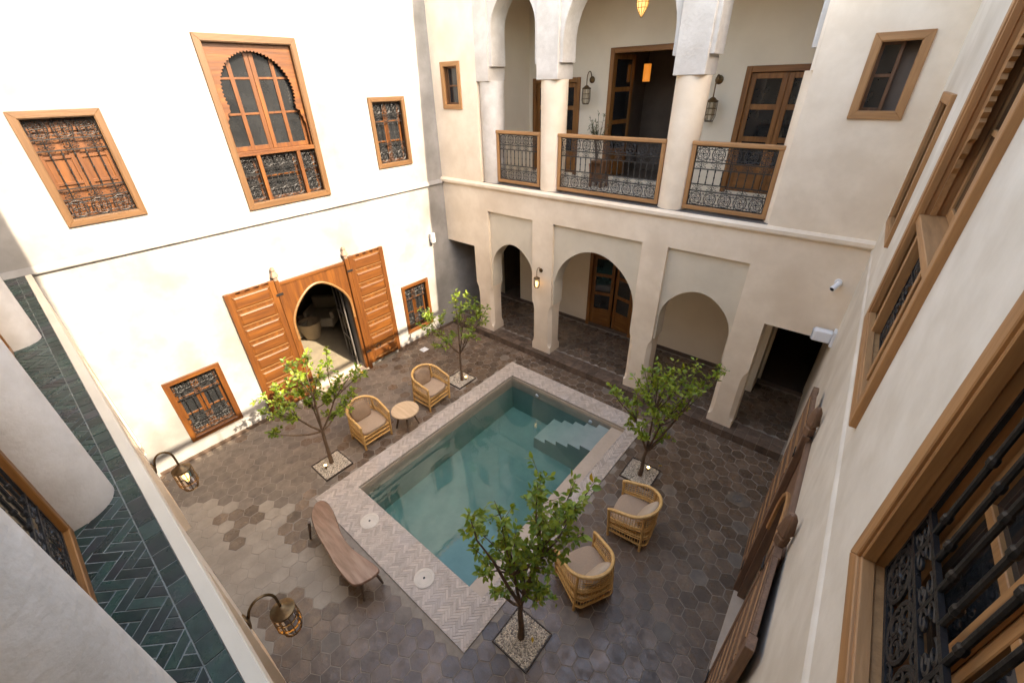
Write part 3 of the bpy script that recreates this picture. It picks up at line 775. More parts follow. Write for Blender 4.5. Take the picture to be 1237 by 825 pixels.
grille_window('square barred window in the white wall, upper row, leftmost', 'W', W1, 'boards')
grille_window('barred window high on the white wall nearest the far corner', 'W', W3)
grille_window('small barred window low on the white wall left of the portal', 'W', W4)
grille_window('narrow barred window low on the white wall right of the portal', 'W', W5)
grille_window('slim wooden window seen edge-on high on the right wall near the far corner', 'E', E1, group=None)
grille_window('large close barred window with black iron scrollwork at the lower right', 'E', E3, fine=True, group=None, ncol=4)

def arched_window(label, fr, q):
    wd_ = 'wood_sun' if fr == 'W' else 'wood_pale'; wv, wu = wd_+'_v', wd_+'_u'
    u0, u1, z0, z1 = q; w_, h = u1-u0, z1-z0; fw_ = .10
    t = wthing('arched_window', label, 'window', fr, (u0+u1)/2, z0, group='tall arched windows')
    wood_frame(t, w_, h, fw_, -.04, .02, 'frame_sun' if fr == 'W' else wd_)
    a = w_/2-fw_; mb_ = MB()
    mb_.box(-a-.03, -a, .021, .24, fw_-.03, h-fw_+.03); mb_.box(a, a+.03, .021, .24, fw_-.03, h-fw_+.03)
    mb_.box(-a, a, .021, .24, h-fw_, h-fw_+.03); mb_.box(-a, a, .021, .24, fw_-.03, fw_); mb_.build('lining', wv, t)
    zt = fw_+(h-2*fw_)*.335                                   # transom
    B(-a, a, -.01, .16, zt-.035, zt+.035).build('transom', wu, t, bevel=.004)
    # horseshoe arch board with a saw tooth edge
    r = a*.86; zc = h-fw_-.10-r; zfoot = zt+.25
    pts = []
    nT = 40; a0 = -17
    for i in range(nT*2+1):
        th = R(180-a0)+(R(a0)-R(180-a0))*i/(nT*2); rr = r-(0 if i % 2 else .028)
        pts.append((rr*math.cos(th), zc+rr*math.sin(th)))
    foot = pts[0]; fx = abs(foot[0]); zt2 = zt+.036; zmax = h-fw_
    orn = [(a-.03, zt2), (a-.03, foot[1]-.34), (a-.055, foot[1]-.30), (a-.05, foot[1]-.24), (a-.085, foot[1]-.20), (a-.08, foot[1]-.13), (fx+.012, foot[1]-.10), (fx+.016, foot[1]-.04)]
    poly = [(-a, zt2), (-a, zmax), (a, zmax), (a, zt2)]+orn+pts[::-1]+[(-x, z) for x, z in orn[::-1]]
    from mathutils.geometry import tessellate_polygon
    tris = tessellate_polygon([[Vector((x, z, 0)) for x, z in poly]])
    mb2 = MB(); n_ = len(poly)
    mb2.v = [(x, .05, z) for x, z in poly]+[(x, .085, z) for x, z in poly]
    for t3 in tris:
        nrm = (Vector((*poly[t3[1]], 0))-Vector((*poly[t3[0]], 0))).cross(Vector((*poly[t3[2]], 0))-Vector((*poly[t3[0]], 0))).z
        q3 = tuple(t3) if nrm > 0 else tuple(t3[::-1])
        mb2.f.append(q3); mb2.f.append(tuple(i+n_ for i in q3[::-1]))
    for i in range(n_): j = (i+1) % n_; mb2.f.append((i, j, n_+j, n_+i))
    mb2.build('arch_board', wu, t)
    # glazing: two leaves, three lights high
    hh = h-fw_-zt-.035
    for x0, x1 in ((-a, -.003), (.003, a)): casement(t, x0, x1, zt+.036, h-fw_, .14, wv, .075, (zt+.036+hh*.36, zt+.036+hh*.69))
    for x in (-a*.5, a*.5): B(x-.035, x+.035, .135, .1395, zt+.036, h-fw_).build('mullion', wv, t, bevel=.002)
    # lower barred lights: narrow, wide, narrow
    xs = (-a, -a*.52, a*.52, a); zb = fw_
    for x in xs[1:3]: B(x-.035, x+.035, -.005, .155, zb, zt-.0355).build('mullion', wv, t, bevel=.004)
    for x0, x1, nc in ((xs[0], xs[1]-.035, 1), (xs[1]+.035, xs[2]-.035, 3), (xs[2]+.035, xs[3], 1)):
        grille(t, x0+.003, x1-.003, zb+.003, zt-.04, nc, .06, r=.0075)
        casement(t, x0+.001, x1-.001, zb, zt-.036, .14, wv, .045, (zb+(zt-zb)*.5,))
    B(-a-.03, a+.03, .2405, .255, fw_-.03, h-fw_+.03).build('backing', 'dark_room', t)
    return t
arched_window('tall window with a saw-toothed horseshoe arch board in the white wall', 'W', W2)
arched_window('tall arched window seen edge-on in the right hand wall', 'E', E2)

# plain two-light windows on the arcade facade
def small_window(label, q, mt_, shut):
    u0, u1, z0, z1 = q; w_, h = u1-u0, z1-z0; fw_ = .085
    t = wthing('small_window', label, 'window', 'N', (u0+u1)/2, z0, group='small wooden windows')
    wood_frame(t, w_, h, fw_, -.03, .02, mt_)
    a = w_/2-fw_; mb_ = MB()
    mb_.box(-a-.03, -a, .021, .24, fw_-.03, h-fw_+.03); mb_.box(a, a+.03, .021, .24, fw_-.03, h-fw_+.03)
    mb_.box(-a, a, .021, .24, h-fw_, h-fw_+.03); mb_.box(-a, a, .021, .24, fw_-.03, fw_); mb_.build('lining', 'wood_dark', t)
    if shut: casement(t, -a, a, fw_, h-fw_, .10, 'wood_dark', .045, (h*.5,))
    else: casement(t, -a, -a+.24, fw_, h-fw_, .14, 'wood_dark', .04, (h*.52,))
    B(-a-.03, a+.03, .2405, .255, fw_-.03, h-fw_+.03).build('backing', 'dark_room', t)
small_window('small upright wooden window beside the white wall corner', (.326, .944, 5.846, 6.776), 'wood_pale', True)
small_window('small wooden window with one open leaf at the right end of the facade', (8.25, 8.82, 5.817, 6.747), 'wood_pale', False)

# ================================================================== portal doors
def finial(t, x, y, z, mt_='wood_finial'):
    return MB().lathe([(.045, 0), (.05, .04), (.038, .06), (.075, .075), (.075, .10), (.05, .17), (.035, .19), (.045, .20), (.045, .23), (.03, .27), (.001, .28)], 8).build('finial', mt_, t, loc=(x, y, z))
def leaf(t, x0, x1, z0, z1, npan, thick, wood, hinge=0, ang=0.0, y=-.10, extra_bottom=True):
    """panelled door leaf with its own pivot post; origin at the hinge line"""
    hx = x1 if hinge > 0 else x0; w_ = x1-x0
    xa, xb = x0-hx, x1-hx
    mb_ = MB(); st = .11
    mb_.box(xa, xa+st, 0, thick, z0, z1); mb_.box(xb-st, xb, 0, thick, z0, z1)
    ph = (z1-z0-.10)/npan
    zs_ = [z0+.05+ph*i for i in range(npan+1)]
    mb_.box(xa+st, xb-st, .012, thick-.012, z0, z1)
    for z in zs_: mb_.box(xa+st, xb-st, .002, .012, z-.045, z+.045) if z0 < z < z1 else None
    mb_.box(xa+st, xb-st, .002, .012, z0, z0+.05); mb_.box(xa+st, xb-st, .002, .012, z1-.05, z1)
    d = mb_.build('door_leaf', wood+'_v', t, bevel=.004, loc=(hx, y, 0), rot=(0, 0, ang))
    for i in range(npan):
        za, zb = zs_[i]+.05, zs_[i+1]-.05
        m2 = MB(); x0_, x1_ = xa+st+.02, xb-st-.02
        m2.add([(x0_, .012, za), (x1_, .012, za), (x1_, .012, zb), (x0_, .012, zb), (x0_+.03, -.004, za+.03), (x1_-.03, -.004, za+.03), (x1_-.03, -.004, zb-.03), (x0_+.03, -.004, zb-.03)],
               [(4, 5, 6, 7), (0, 1, 5, 4), (1, 2, 6, 5), (2, 3, 7, 6), (3, 0, 4, 7)])
        m2.build('panel', wood+'_u', d)
        # pale bead round the panel
        m3 = MB()
        for za2, zb2 in ((za-.012, za), (zb, zb+.012)): m3.box(x0_-.012, x1_+.012, -.006, .013, za2, zb2)
        m3.build('bead', 'bead_sun_u' if wood == 'wood_sun' else 'wood_pale_u', d)
    return d
def portal(label, fr, q, swing, wood=None):
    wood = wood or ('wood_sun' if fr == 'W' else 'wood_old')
    u0, u1, z0, z1 = q; cu_ = (u0+u1)/2; w_ = u1-u0
    t = wthing('portal_door', label, 'door', fr, cu_, 0, group='double leaved portals')
    r = w_/2-.085
    ap = 2.66; zc = ap-r-.12
    arch_panel(-w_/2-.06, w_/2+.06, .0, z1+.08, arch_pts(0, r, zc, 0.0, n=36, point=.12), -.03, .06).build('arch_frame', wood+'_v', t)
    # raised arch moulding
    p = arch_pts(0, r+.02, zc, 1.55, n=36, point=.12)
    MB().tube([(a, -.035, b) for a, b in p], .028, 6).build('arch_moulding', 'bead_sun_u' if fr == 'W' else 'wood_pale_u', t, True)
    B(-w_/2-.08, w_/2+.08, -.05, .0, z1+.0805, z1+.15).build('lintel', wood+'_u', t, bevel=.006)
    B(-w_/2+.02, w_/2-.02, -.08, .30, .0, .03).build('threshold', 'stone_plain', t)
    for s_ in (-1, 1):
        xh = s_*(w_/2+.03)
        MB().box(xh-.045, xh+.045, -.10, -.031, .0, 3.02).build('pivot_post', wood+'_v', t, bevel=.006)
        finial(t, xh, -.065, 3.02) if fr == 'W' else MB().lathe([(.055, 0), (.06, .10), (.045, .12), (.07, .16), (.05, .32), (.025, .38)], 4).build('finial', 'wood_old_v', t, loc=(xh, -.065, 3.02), bevel=.01)
        x0, x1 = (xh-.98, xh-.05) if s_ < 0 else (xh+.05, xh+.98)
        leaf(t, x0, x1, .14, 3.04, 8, .06, wood, hinge=(1 if s_ < 0 else -1), ang=swing[0 if s_ < 0 else 1], y=-.092)
        for z in (.5, 2.7): B(xh-.05 if s_ > 0 else xh-.09, xh+.09 if s_ > 0 else xh+.05, -.112, -.1035, z, z+.05).build('strap_hinge', 'iron', t)
    # door knocker on the right leaf
    MB().tube([(w_/2+.35, -.118, .62), *[(w_/2+.35+.06*math.cos(R(a)), -.118, .56+.06*math.sin(R(a))) for a in range(90, 451, 30)]], .009, 6).build('knocker', 'iron', t)
    return t
portal('carved wooden portal with both leaves folded back on the white wall', 'W', DOOR, (0, 0))
portal('dark wooden portal with leaves standing open on the right hand wall', 'E', EDOOR, (R(2), R(-1.2)))

# room behind the white wall portal
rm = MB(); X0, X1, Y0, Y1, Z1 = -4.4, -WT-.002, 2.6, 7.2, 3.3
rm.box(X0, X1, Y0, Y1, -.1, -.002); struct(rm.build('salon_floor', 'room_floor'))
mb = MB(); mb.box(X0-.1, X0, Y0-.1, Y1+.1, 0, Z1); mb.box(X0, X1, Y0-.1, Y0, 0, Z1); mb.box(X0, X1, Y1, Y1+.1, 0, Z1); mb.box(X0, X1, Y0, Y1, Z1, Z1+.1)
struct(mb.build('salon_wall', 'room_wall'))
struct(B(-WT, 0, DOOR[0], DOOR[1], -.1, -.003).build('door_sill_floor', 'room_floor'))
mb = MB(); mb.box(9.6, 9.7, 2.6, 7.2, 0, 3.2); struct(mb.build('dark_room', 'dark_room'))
t = thing('woven_basket', 'tall cream woven basket standing inside the arched portal', 'basket', (-2.7, 5.35, 0))
MB().lathe([(.20, 0), (.28, .25), (.31, .50), (.315, .52), (.29, .52), (.26, .25), (.18, .03)], 24, capt=True).build('body', 'basket', t, True)
MB().tube([(.315*math.cos(R(a)), .315*math.sin(R(a)), .52) for a in range(0, 360, 15)], .016, 6, closed=True).build('rim', 'basket', t, True)
t = thing('low_armchair', 'pale upholstered armchair in the dim room behind the portal', 'armchair', (-3.1, 6.0, 0), R(40))
B(-.40, .40, -.40, .40, .12, .42).build('seat', 'fabric_pale', t, bevel=.05, seg=3); B(-.40, .40, .25, .45, .42, .85).build('backrest', 'fabric_pale', t, bevel=.06, seg=3)
for s_ in (-1, 1): B(s_*.40-.06, s_*.40+.06, -.36, .30, .40, .62).build('armrest', 'fabric_pale', t, bevel=.04, seg=3)
for a in (-.33, .33):
    for b in (-.33, .33): MB().tube([(a, b, 0), (a, b, .13)], .02, 6).build('leg', 'table_leg', t)
t = thing('drum_table', 'round drum table beside the basket inside the portal', 'table', (-3.2, 5.2, 0))
MB().lathe([(.30, .0), (.30, .40), (.33, .405), (.33, .44), (.001, .44)], 24).build('body', 'fabric_pale', t, True)
MB().lathe([(.07, .44), (.09, .47), (.05, .55), (.03, .60)], 14).build('vase', 'terracotta', t, True)
t = thing('glazed_door', 'glazed inner door standing open inside the arched portal', 'door', (-.30, 5.36, .03), R(168))
gd = MB(); gd.box(0, .05, 0, .035, 0, 2.15); gd.box(.62, .67, 0, .035, 0, 2.15)
for z in (0, .70, 1.40, 2.10): gd.box(.05, .62, .001, .034, z, z+.05)
gd.box(.32, .345, .004, .031, .05, 2.1); gd.build('frame', 'iron_grey', t)
for a, b in ((.05, .32), (.345, .62)):
    for z in (.05, .75, 1.45): B(a, b, .014, .019, z, z+.65).build('pane', 'door_glass', t)

# ================================================================== balcony railings
def railing(label, fr, u0, u1, z0, z1, d, ncol, mt_='iron_grey', grp='balcony railings', wood='wood_pale'):
    w_, h = u1-u0, z1-z0
    t = wthing('balcony_railing', label, 'railing', fr, (u0+u1)/2, z0, d, grp)
    B(-w_/2-.01, w_/2+.01, -.045, .045, h-.065, h).build('top_rail', wood+'_u', t, bevel=.01)
    B(-w_/2, w_/2, -.035, .035, 0, .065).build('bottom_rail', wood+'_u', t, bevel=.005)
    for s_ in (-1, 1): B(min(s_*w_/2, s_*(w_/2-.07)), max(s_*w_/2, s_*(w_/2-.07)), -.035, .035, .0655, h-.0655).build('post', wood+'_v', t, bevel=.005)
    grille(t, -w_/2+.072, w_/2-.072, .07, h-.07, ncol, 0, mt_, r=.0085, small=.45)
    return t
railing('wrought iron balcony railing in the narrow left bay beside the half column', 'N', 1.84, 3.07, 4.345, 5.44, .15, 5, 'rail_iron')
railing('wide wrought iron balcony railing in the middle bay', 'N', 3.53, 5.79, 4.345, 5.44, .15, 9, 'rail_iron')
railing('wrought iron balcony railing in the right bay beside the plain wall', 'N', 6.25, 7.62, 4.345, 5.44, .15, 5, 'rail_iron')
railing('iron railing with wooden frame between the two near gallery columns', 'S', -7.45, -5.93, 4.162, 5.25, .42, 6, 'iron', None, 'wood')
railing('iron railing with wooden frame between the far gallery columns', 'S', -5.51, -2.82, 4.162, 5.25, .42, 10, 'iron', None, 'wood')

# doors on the back walls of the arcade and balcony
def panel_door(label, x0, x1, z0, z1, y, leaves, panes=True, open_ang=0.0, wood='wood'):
    w_, h = x1-x0, z1-z0
    t = thing('gallery_door', label, 'door', ((x0+x1)/2, y, z0), 0, 'gallery doors')
    fwd = .10
    for s_ in (-1, 1): B(min(s_*w_/2, s_*(w_/2-fwd)), max(s_*w_/2, s_*(w_/2-fwd)), -.03, .10, 0, h).build('jamb', wood+'_v', t, bevel=.006)
    B(-w_/2+fwd, w_/2-fwd, -.029, .10, h-fwd, h).build('head', wood+'_u', t, bevel=.006)
    a = w_/2-fwd
    for s_ in leaves:
        hx = s_*a; xs_ = sorted((0, -s_*(a-.003)))
        mb_ = MB(); st = .09; x0_, x1_ = xs_; hh = h-fwd-.01
        mb_.box(x0_, x0_+st, 0, .045, .01, hh); mb_.box(x1_-st, x1_, 0, .045, .01, hh)
        rails = [.01, hh*.22, hh*.46, hh*.72, hh-.09]
        for z in rails: mb_.box(x0_+st, x1_-st, .002, .043, z, z+.09)
        d = mb_.build('door_leaf', wood+'_v', t, bevel=.004, loc=(hx, .02, 0), rot=(0, 0, open_ang*s_))
        for i, (za, zb) in enumerate(zip(rails[:-1], rails[1:])):
            if i == 0 or not panes: B(x0_+st, x1_-st, .012, .033, za+.09, zb).build('panel', wood+'_u', d, bevel=.006)
            else: B(x0_+st, x1_-st, .018, .024, za+.09, zb).build('pane', 'pane', d)
    return t
panel_door('dark panelled double door behind the middle ground floor arch', 3.42, 4.86, .185, 2.42, YB, (-1, 1), True, R(-14), 'wood')
panel_door('wooden door half hidden behind the left balcony column', *U1[:2], 4.305, 6.42, YB, (-1, 1), True, 0)
panel_door('open wooden door with a dark room behind the middle balcony bay', *U2[:2], 4.305, 6.93, YB, (-1,), True, R(-80))
panel_door('closed glazed wooden double door behind the right balcony bay', *U3[:2], 4.305, 6.50, YB, (-1, 1), True, 0)


# ================================================================== rattan chairs
def cushion_mesh(w_, d_, h, n=14, puff=.5, sag=0.0, corner=.18):
    """soft box: rounded rectangle outline, domed top and bottom"""
    vs_ = []; fs_ = []
    def sgnpow(v, e): return math.copysign(abs(v)**e, v)
    nu, nv = 28, 9
    for j in range(nv):
        ph = -PI/2+PI*j/(nv-1)
        for i in range(nu):
            th = 2*PI*i/nu
            cx = sgnpow(math.cos(th), corner*2.2)*sgnpow(math.cos(ph), .35); cyy = sgnpow(math.sin(th), corner*2.2)*sgnpow(math.cos(ph), .35)
            cz = sgnpow(math.sin(ph), puff)
            e = 1-.25*max(abs(cx), abs(cyy))**4
            vs_.append((cx*w_/2, cyy*d_/2, cz*h/2*e))
    for j in range(nv-1):
        for i in range(nu): q = (i+1) % nu; fs_.append((j*nu+i, j*nu+q, j*nu+nu+q, j*nu+nu+i))
    mb_ = MB(); mb_.add(vs_, fs_); return mb_
def rim_path(n=40):
    pts = []
    for i in range(n+1):
        s_ = i/n*2-1                                  # -1 .. 1 around the U
        if abs(s_) > .66:
            k = (abs(s_)-.66)/.34; x = math.copysign(.335-.012*k, s_); y = .02-k*.33
        else:
            th = s_/.66*R(90); x = .335*math.sin(th); y = .02+.33*math.cos(th)
        z = .655+.155*max(0, math.cos(min(1, abs(s_)/.95)*R(90)))**1.1
        pts.append((x, y, z))
    return pts
RIM = rim_path()
def chair_parts(t, pil, pm):
    R_ = RIM
    posts = [R_[0], R_[-1]]
    path = [(R_[0][0], R_[0][1]-.005, .56), (R_[0][0], R_[0][1]-.012, R_[0][2]-.03)]+R_[1:-1]+[(R_[-1][0], R_[-1][1]-.012, R_[-1][2]-.03), (R_[-1][0], R_[-1][1]-.005, .56)]
    MB().tube(path, .026, 8).build('rim', 'rattan', t, True)
    base = []
    for x, y, z in R_:                                 # squarer at the foot than at the rim
        if y > .02:
            th = math.atan2(x, y-.02); k_ = .31/max(abs(math.sin(th)), abs(math.cos(th))**.9+1e-6, .80); k_ = min(k_, .375)
            base.append((max(-.305, min(.305, k_*math.sin(th))), .02+max(0, min(.29, k_*math.cos(th))), 0))
        else: base.append((math.copysign(.305, x), .02+(y-.02)*.92, 0))
    for s_ in (-1, 1):
        e = 0 if s_ < 0 else -1
        MB().tube([(base[e][0]*1.0, base[e][1], 0), (R_[e][0], R_[e][1]-.005, .58)], .023, 8).build('leg', 'rattan', t, True)
        k = 12 if s_ < 0 else len(R_)-13
        MB().tube([(base[k][0]*1.02, base[k][1]*1.02, 0), R_[k]], .021, 8).build('leg', 'rattan', t, True)
    def level(f_):  # a U between base and rim at fraction f_
        return [(b[0]+(r_[0]-b[0])*f_, b[1]+(r_[1]-b[1])*f_, .14+(r_[2]-.14)*f_) for b, r_ in zip(base, R_)]
    for f_, rad in ((0, .021), (.21, .019), (.29, .016), (.50, .018), (.58, .015)):
        MB().tube(level(f_), rad, 6).build('band', 'rattan', t, True)
    lo, hi = level(0.01), R_
    mb_ = MB(); n = 40
    for i in range(n+1):
        u = i/n*(len(R_)-1); a = int(min(u, len(R_)-2)); f_ = u-a
        p = [lo[a][k]+(lo[a+1][k]-lo[a][k])*f_ for k in range(3)]; q = [hi[a][k]+(hi[a+1][k]-hi[a][k])*f_ for k in range(3)]
        mb_.tube([p, q], .0046, 4, caps=False)
    mb_.build('spokes', 'rattan', t)
    mb_ = MB()
    for f_ in (.66, .74, .82, .90): mb_.tube([(x*1.004, y*1.004, z) for x, y, z in level(f_)], .0055, 4)
    mb_.build('weave', 'rattan', t)
    f0, f1 = base[0], base[-1]
    for z in (.14, .24, .33): MB().tube([(f0[0], f0[1], z), (f1[0], f1[1], z)], .017, 7).build('front_rail', 'rattan', t, True)
    mb_ = MB()
    for i in range(1, 24): x = f0[0]+(f1[0]-f0[0])*i/24; mb_.tube([(x, f0[1], .14), (x, f0[1], .33)], .006, 4)
    mb_.build('front_spokes', 'rattan', t)
    mb_ = MB(); poly = [(x*.97, y*.97) for x, y, z in level(.30)][::2]; mb_.prism(poly[::-1], .30, .335, 'z'); mb_.build('seat_base', 'rattan', t)
    cushion_mesh(.60, .60, .12, corner=.22).build('seat_cushion', 'cushion', t, True, loc=(0, -.02, .385))
    p = cushion_mesh(.44, .40, .13, puff=.8, corner=.30).build('pillow', pm, t, True, loc=pil[0], rot=pil[1])
def chair(label, loc, rz, pil, pm='pillow'):
    t = thing('rattan_chair', label, 'chair', (*loc, 0), rz, 'rattan tub chairs by the pool'); chair_parts(t, pil, pm); return t
back = ((0.03, .20, .60), (R(68), 0, 0))
chair('rattan tub chair left of the round side table, partly behind lemon leaves', (2.26, 4.00), R(88), ((-.02, .20, .59), (R(66), 0, R(4))), 'pillow_brown')
chair('rattan tub chair between the round side table and a potted lemon tree', (2.36, 5.58), R(93), ((.0, .20, .60), (R(70), R(14), R(-5))), 'pillow_brown')
chair('rattan tub chair across the pool, nearest the big lemon tree, turned inwards', (7.40, 4.14), R(-118), ((-.05, .20, .585), (R(58), R(6), R(12))))
chair('rattan tub chair across the pool beside the pale gravel planter', (7.52, 5.42), R(-84), ((.02, .20, .585), (R(58), R(-6), R(-8))))

# side table
t = thing('side_table', 'round pale wood side table with dark splayed legs between two chairs', 'table', (2.62, 4.68, 0))
MB().lathe([(.24, .415), (.285, .42), (.29, .43), (.29, .447), (.283, .455), (.001, .455)], 40).build('table_top', 'table_top', t, True)
for k in range(4):
    a = R(45+90*k+12); MB().tube([(.24*math.cos(a), .24*math.sin(a), 0), (.12*math.cos(a), .12*math.sin(a), .416)], [.017, .026], 8).build('leg', 'table_leg', t, True)
mb = MB()
for k in range(2):
    a = R(45+90*k+12); mb.box(-.16, .16, -.015, .015, .385, .4145); n0 = len(mb.v)-8
    mb.v[n0:] = [(x*math.cos(a)-y*math.sin(a), x*math.sin(a)+y*math.cos(a), z-(.012 if k else 0)) for x, y, z in mb.v[n0:]]
mb.build('stretcher', 'table_leg', t)

# live edge bench
t = thing('slab_bench', 'live edge wooden slab bench at the corner of the pool coping', 'bench', (4.28, 2.14, 0))
south = [(3.35, 2.24), (3.50, 2.10), (3.66, 2.04), (3.85, 1.99), (4.05, 1.96), (4.25, 1.94), (4.45, 1.91), (4.68, 1.885), (4.9, 1.88), (5.10, 1.90)]
north = [(5.20, 2.27), (5.0, 2.27), (4.8, 2.235), (4.6, 2.205), (4.4, 2.20), (4.2, 2.23), (4.0, 2.29), (3.82, 2.345), (3.65, 2.385), (3.47, 2.40), (3.36, 2.35)]
out = [(x-4.28, y-2.14) for x, y in south+north]
def smooth_poly(p, it=2):
    for _ in range(it):
        q = []
        for a, b in zip(p, p[1:]+p[:1]): q += [(a[0]*.75+b[0]*.25, a[1]*.75+b[1]*.25), (a[0]*.25+b[0]*.75, a[1]*.25+b[1]*.75)]
        p = q
    return p
po = smooth_poly(out); n = len(po); mb = MB()
def off(p, d):
    r_ = []
    for a, b, c in zip(p[-1:]+p[:-1], p, p[1:]+p[:1]):
        tx, ty = c[0]-a[0], c[1]-a[1]; l = math.hypot(tx, ty) or 1; r_.append((b[0]-ty/l*d, b[1]+tx/l*d))
    return r_
rings = [(.016, .412), (0.0, .425), (.0, .445), (.012, .461)]
for d, z in rings: mb.v += [(x, y, z) for x, y in off(po, d)]
for i in range(3):
    for k in range(n): q = (k+1) % n; mb.f.append((i*n+k, i*n+q, i*n+n+q, i*n+n+k))
mb.f.append(tuple(range(3*n, 4*n))); mb.f.append(tuple(range(n))[::-1])
mb.build('slab', 'slab', t, True)
for x, s_ in ((-.70, -1), (.72, 1)):
    for y in (-.10, .10): MB().tube([(x+s_*.06, y*1.6-.02, 0), (x, y-.02, .413)], [.016, .026], 8).build('leg', 'table_leg', t, True)

# ================================================================== lemon trees in gravel planters
TIPS = {
'A': [(2.44, 2.82, 2.62), (2.32, 3.22, 2.46), (2.54, 3.47, 2.48), (2.02, 2.44, 1.94), (2.06, 2.62, 2.06), (2.38, 2.26, 1.88), (2.52, 2.55, 1.97), (2.06, 3.14, 1.86), (2.56, 3.25, 2.24), (2.64, 3.45, 1.95), (2.2, 3.92, 1.28), (2.63, 3.99, 1.8), (2.26, 3.72, 1.07), (2.41, 3.32, 1.46), (2.18, 3.01, 1.49), (2.42, 2.58, 1.51), (1.96, 2.33, 1.14), (2.09, 3.27, 1.03), (2.42, 3.46, 1.07), (2.09, 2.99, 1.74), (2.09, 2.82, 2.06), (2.89, 3.8, 2.18), (2.09, 3.05, 2.25), (2.27, 3.17, 1.72), (2.57, 3.39, 1.73)],
'B': [(2.69, 6.35, 2.62), (2.34, 6.99, 2.25), (2.73, 6.95, 2.2), (2.75, 7.28, 1.94), (1.76, 6.33, 1.87), (1.67, 6.02, 1.6), (1.68, 6.27, 1.34), (2.27, 6.32, 1.96), (2.22, 6.77, 1.69), (2.64, 6.82, 1.73), (2.58, 7.33, 1.41), (2.06, 6.67, 1.22), (2.73, 6.51, 1.46), (2.37, 6.14, 1.35), (2.8, 6.73, 1.53), (1.73, 6.37, 0.83), (1.95, 6.01, 1.92), (2.67, 7.07, 1.85), (2.58, 6.57, 2.17)],
'C': [(6.41, 6.33, 1.87), (6.65, 6.32, 1.78), (6.8, 6.33, 2.26), (6.87, 6.54, 2.33), (7.09, 6.61, 2.47), (7.21, 6.9, 2.2), (7.41, 6.78, 2.43), (7.57, 7.03, 2.44), (7.97, 7.1, 2.46), (7.72, 7.12, 2.18), (7.58, 6.83, 2.13), (7.46, 6.4, 2.29), (7.02, 6.8, 1.93), (6.71, 6.77, 1.66), (7.19, 6.88, 1.57), (7.55, 6.73, 1.63), (7.62, 6.87, 1.88), (7.17, 6.35, 1.81), (6.74, 6.67, 1.24), (6.77, 6.49, 1.1), (7.08, 6.38, 1.4), (7.35, 6.31, 1.65), (7.3, 6.86, 0.99), (7.18, 6.91, 0.64), (7.16, 6.27, 1.2), (7.38, 6.85, 1.55), (7.73, 6.67, 2.26), (7.1, 6.28, 2.03), (7.3, 6.45, 2.34), (7.48, 6.87, 2.22), (7.24, 6.89, 2.42)],
'D': [(6.91, 2.54, 2.92), (6.67, 2.73, 1.92), (6.92, 2.6, 1.86), (6.84, 2.96, 2.6), (7.03, 2.84, 2.56), (7.14, 3.35, 2.9), (7.11, 3.38, 2.45), (7.28, 3.18, 2.47), (7.39, 3.64, 2.69), (7.61, 3.32, 2.82), (7.75, 3.26, 3.19), (7.45, 3.39, 2.49), (7.74, 3.26, 2.52), (7.5, 3.16, 2.5), (7.11, 2.96, 2.36), (6.99, 2.99, 1.75), (7.34, 3.01, 2.09), (7.48, 3.07, 1.9), (7.01, 3.16, 1.21), (7.34, 3.12, 1.27), (7.22, 3.36, 0.36), (6.73, 2.93, 0.83), (7.46, 3.25, 1.91), (6.97, 2.88, 2.13), (7.16, 3.08, 2.02), (7.18, 3.17, 1.2), (7.06, 3.05, 1.65), (7.34, 3.26, 1.93), (6.95, 2.97, 1.41), (6.57, 2.87, 2.03), (7.25, 3.15, 2.99), (7.27, 3.11, 2.66)],
}
def planter(label, x, y):
    t = thing('planter', label, 'planter', (x, y, 0), 0, 'square gravel planters')
    mb_ = MB(); h = .035; th = .012
    mb_.box(-PH, PH, -PH, -PH+th, -.1, h); mb_.box(-PH, PH, PH-th, PH, -.1, h); mb_.box(-PH, -PH+th, -PH+th, PH-th, -.1, h); mb_.box(PH-th, PH, -PH+th, PH-th, -.1, h)
    mb_.build('steel_edge', 'steel_edge', t)
    B(-PH+th, PH-th, -PH+th, PH-th, -.1, .012).build('soil', 'hex_mid', t)
    g = MB(); rd = random.Random(int(x*100+y*10))
    for _ in range(2600):
        a, b = rd.uniform(-PH+.02, PH-.02), rd.uniform(-PH+.02, PH-.02); s_ = rd.uniform(.006, .014); z = .012+rd.uniform(0, .012)
        ph = rd.uniform(0, PI); vs_ = []
        for k in range(4): vs_.append((a+s_*math.cos(ph+k*PI/2)*rd.uniform(.7, 1.3), b+s_*math.sin(ph+k*PI/2)*rd.uniform(.7, 1.2), z+rd.uniform(-.003, .003)))
        vs_ += [(a, b, z+s_*.8), (a, b, z-s_*.6)]
        g.add(vs_, [(0, 1, 4), (1, 2, 4), (2, 3, 4), (3, 0, 4), (1, 0, 5), (2, 1, 5), (3, 2, 5), (0, 3, 5)])
    o_ = g.build('gravel', 'gravel', t); o_['kind'] = 'stuff'
    return t
def spot(label, x, y, aim):
    t = thing('garden_spotlight', label, 'spotlight', (x, y, .02), 0, 'small uplights in the planters')
    MB().tube([(0, 0, 0), (0, 0, .05)], .008, 6).build('stake', 'bronze', t)
    b_ = MB().lathe([(.020, -.03), (.026, -.02), (.028, .03), (.024, .03)], 12).build('housing', 'bronze', t, True, loc=(0, 0, .075), rot=aim)
    MB().lathe([(.001, .020), (.018, .022), (.024, .036), (.016, .050), (.001, .055)], 10).build('bulb', 'spot_glow', t, True, loc=(0, 0, .075), rot=aim)
